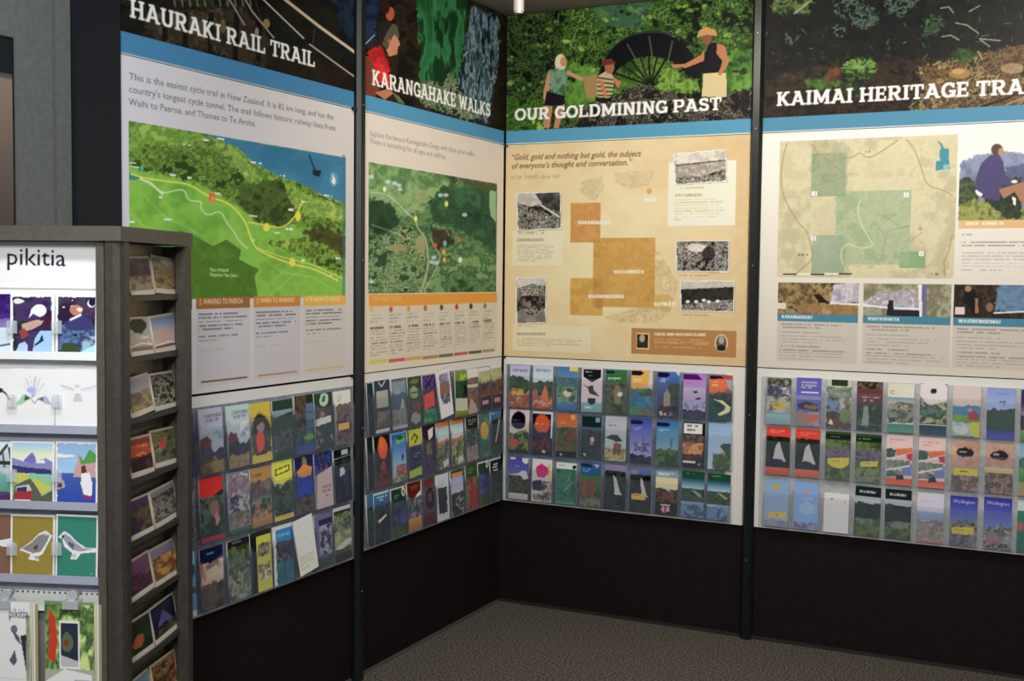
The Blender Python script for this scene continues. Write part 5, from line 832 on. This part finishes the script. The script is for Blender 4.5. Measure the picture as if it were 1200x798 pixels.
for n, (lab, u0, u1, spec) in enumerate(HP):
    yy = FY-.05; p = son(u0, 704 if n else 702, y=yy); q = son(u1, 704, y=yy); w = q[0]-p[0]; x0 = max(p[0], xl+.002); w -= x0-p[0]
    hgt = .30; z0 = p[2]-hgt; root = bpy.data.objects.new('stationery_pack', None); COL.objects.link(root)
    root.location = spt(x0, yy, z0); root.rotation_euler = (math.radians(0), 0, SRZ); tag(root, lab, 'stationery', 'stationery packs hanging on the stand')
    link('front_sheet', leaflet_mesh(w-.008, hgt, spec, 31+n, 1.2, .004, .0018), GLOSS, root)
    for j in range(3): link('inner_sheet', MB().box(.002+j*.002, w-.006+j*.003, .0055+j*.006, .0085+j*.006, .004, hgt-.004-j*.003).mesh(), [mat('cream_paper', 'e4dcb8', .6), CARD, mat('green_paper', '9aa878', .6)][j], root)
    cx = w*.5
    link('bulldog_clip', MB().box(cx-.018, cx+.018, -.004, .020, hgt-.016, hgt+.002).cyly(cx, hgt+.012, .012, .004, .010, 14).mesh(), STEEL, root)
    link('hook', MB().box(cx-.002, cx+.002, .008, .047, hgt+.012, hgt+.016).mesh(), STEEL, root)
# cards on the side of the stand
SIDE = [[("dark moonlit coast", "g 545 554;S 0 0 1 .5 5 434 665 556;S 0 .5 1 1 6 654 986 876"), ("tan golden trees", "g 875 764;S 0 0 1 .3 6 665 aa9;S 0 .3 1 1 6 654 a85 875 543")],
 [("black tree over pale water", "g aab 875;e .5 .22 .34 .2 232;S 0 .5 1 .75 5 a98 987 bba;G .75 1 876 532;l .03 cbb 0,.78 .5,.68 1,.72"), ("blue sky over a pale curved bay", "g 78a ba9;S 0 .4 1 .75 4 a98 b87 a99;G .8 1 755 644;l .03 cbb 0,.8 .6,.74 1,.82")],
 [("yellow hillside sunset", "g 99a 876;S 0 .4 1 1 4 654 985 764 b95"), ("dark rocky waterfall", "g 433 433;S 0 0 1 1 7 222 554 998 332")],
 [("red sunset", "g a43 311;S 0 .2 1 .5 4 c53 a42 e95;S 0 .55 1 1 4 211 534 322"), ("red figure in a wood", "S 0 0 1 1 7 342 553 774 232;e .4 .4 .13 .15 b43;S 0 .6 1 1 5 443 665 332")],
 [("purple evening hills", "g 546 323;S 0 .3 1 1 4 435 324 653"), ("grey brown river bed", "g 889 665;S 0 .2 1 1 6 554 887 433 665")],
 [("mauve hills", "g 857 434;S 0 .4 1 1 4 634 423 756"), ("golden valley", "g 88a 742;S 0 .3 1 1 4 a83 643 852 c95")],
 [("dark green shore with orange patch", "g 343 221;S 0 .3 1 .9 4 232 343;e .4 .6 .25 .16 953"), ("violet mountain on black", "g 223 222;S 0 .1 1 .5 5 223 335;p 558 .2,.6 .5,.25 .8,.6;S 0 .6 1 1 8 222 665")],
 [("pale blue lake", "g 689 678;S 0 .4 1 1 4 465 8aa 676"), ("red brown autumn trees", "g 542 432;S 0 0 1 1 6 432 853 a74 244")]]
SN = ('top', 'second', 'third', 'fourth', 'fifth', 'sixth', 'seventh', 'lowest')
SX = -.030
for r in range(8):
    zt_ = son(155, 301+72*r, x=SX)[2]; zb_ = zt_-.106*KS
    link('side_shelf', MB().box(-.0615, SX+.008, .052, SD-.05, zb_-.008, zb_-.003).box(SX+.005, SX+.008, .052, SD-.05, zb_-.003, zb_+.006).mesh(), STANDD, st)
    if r > 1: link('side_strip', MB().box(-.0615, -.058, .052, SD-.05, zb_-.034, zb_-.012).mesh(), STAND, st)
    for i in range(2):
        ua, ub = ((154, 181.5), (182.5, 210))[i]; y0 = son(ua, 301+72*r, x=SX)[1]; w = son(ub, 301+72*r, x=SX)[1]-y0; desc, spec = SIDE[r][i]
        cv = Canvas(0, w, 0, .106*KS, .003, .0022, None, 1.6); cv.img[:] = C('b0a898')
        ins = Canvas(0, w, 0, .106*KS, .003, .0022, None, 1.5); draw(ins, spec, 3+r*2+i)
        m = (cv.U > .04) & (cv.U < .96) & (cv.V > .05) & (cv.V < .86); 
        cv.img = np.where(m[..., None], ins.img, cv.img)
        o = bpy.data.objects.new('postcard', cv.mesh('card', .005, 'cfc6b4')); COL.objects.link(o); o.data.materials.append(GLOSS)
        tl = ((r*3+i*2) % 5-2)*.9+(3 if (r, i) in ((0, 1), (3, 1)) else 0)-(4 if (r, i) == (4, 1) else 0)-(2.5 if (r, i) == (2, 0) else 0)
        pv = spt(SX, y0, zb_+.002+(abs(math.sin(math.radians(tl)))*w if tl > 0 else 0)); o.location = pv
        # its picture faces the stand's right side
        o.rotation_euler = (math.radians(-9-(r*2+i) % 3), math.radians(tl), SRZ+math.pi/2)
        tag(o, f"{desc} postcard, {('near', 'far')[i]} one in {SN[r]} row on the side", 'postcard', 'postcards on the side of the stand')

# ------------------------------------------------------------------ small fitting under the ceiling and the picture on the grey wall
cx, cy, _ = room(0.012, 4.6); sp = bpy.data.objects.new('ceiling_spotlight', None); COL.objects.link(sp); sp.location = (cx, cy, 0)
tag(sp, 'small pale cylindrical spotlight under the ceiling near the corner', 'spotlight')
link('lamp_body', MB().cyl(0, 0, .021, 2.60, 2.74).mesh(), mat('pale_grey_fitting', 'b8aea8', .35), sp)
link('mount', MB().cyl(0, 0, .012, 2.739, CEIL_Z-.001).mesh(), STANDD, sp)
link('lens_ring', MB().cyl(0, 0, .017, 2.594, 2.601).mesh(), STEEL, sp)
a_r, zt_ = on_wall('L', 19.5, 47.5, .02); zb_ = 1.40
cv = Canvas(a_r-.62, a_r-.012, zb_, zt_-.0, .006, .006, None, 1.5)
cv.grad(cv.U > -9, '8a7664', '3e3838', cv.V*1.2); cv.put(cv.V < .12+.0*cv.U, '20262c'); cv.put((cv.V > .12) & (cv.V < .135), '554e4a'); cv.spk(cv.V > .135, ['6a5e56', '5c524e', '786a60'], 3, 5, .12)
pic = bpy.data.objects.new('wall_picture', None); COL.objects.link(pic); pic.location = (.012, cv.a0, cv.z0); pic.rotation_euler = (0, 0, math.pi/2)
tag(pic, 'dark framed brownish picture on the grey wall at the left edge', 'picture')
link('print', cv.mesh('print', .008, '222'), PRINT, pic, (0, -.004, 0))
w, hh = cv.a1-cv.a0, cv.z1-cv.z0
link('frame', MB().box(-.012, 0, -.010, .010, -.012, hh+.012).box(w, w+.004, -.006, .010, -.012, hh+.006).box(0, w, -.006, .010, hh, hh+.006).box(0, w, -.010, .010, -.012, 0).mesh(), POST, pic)
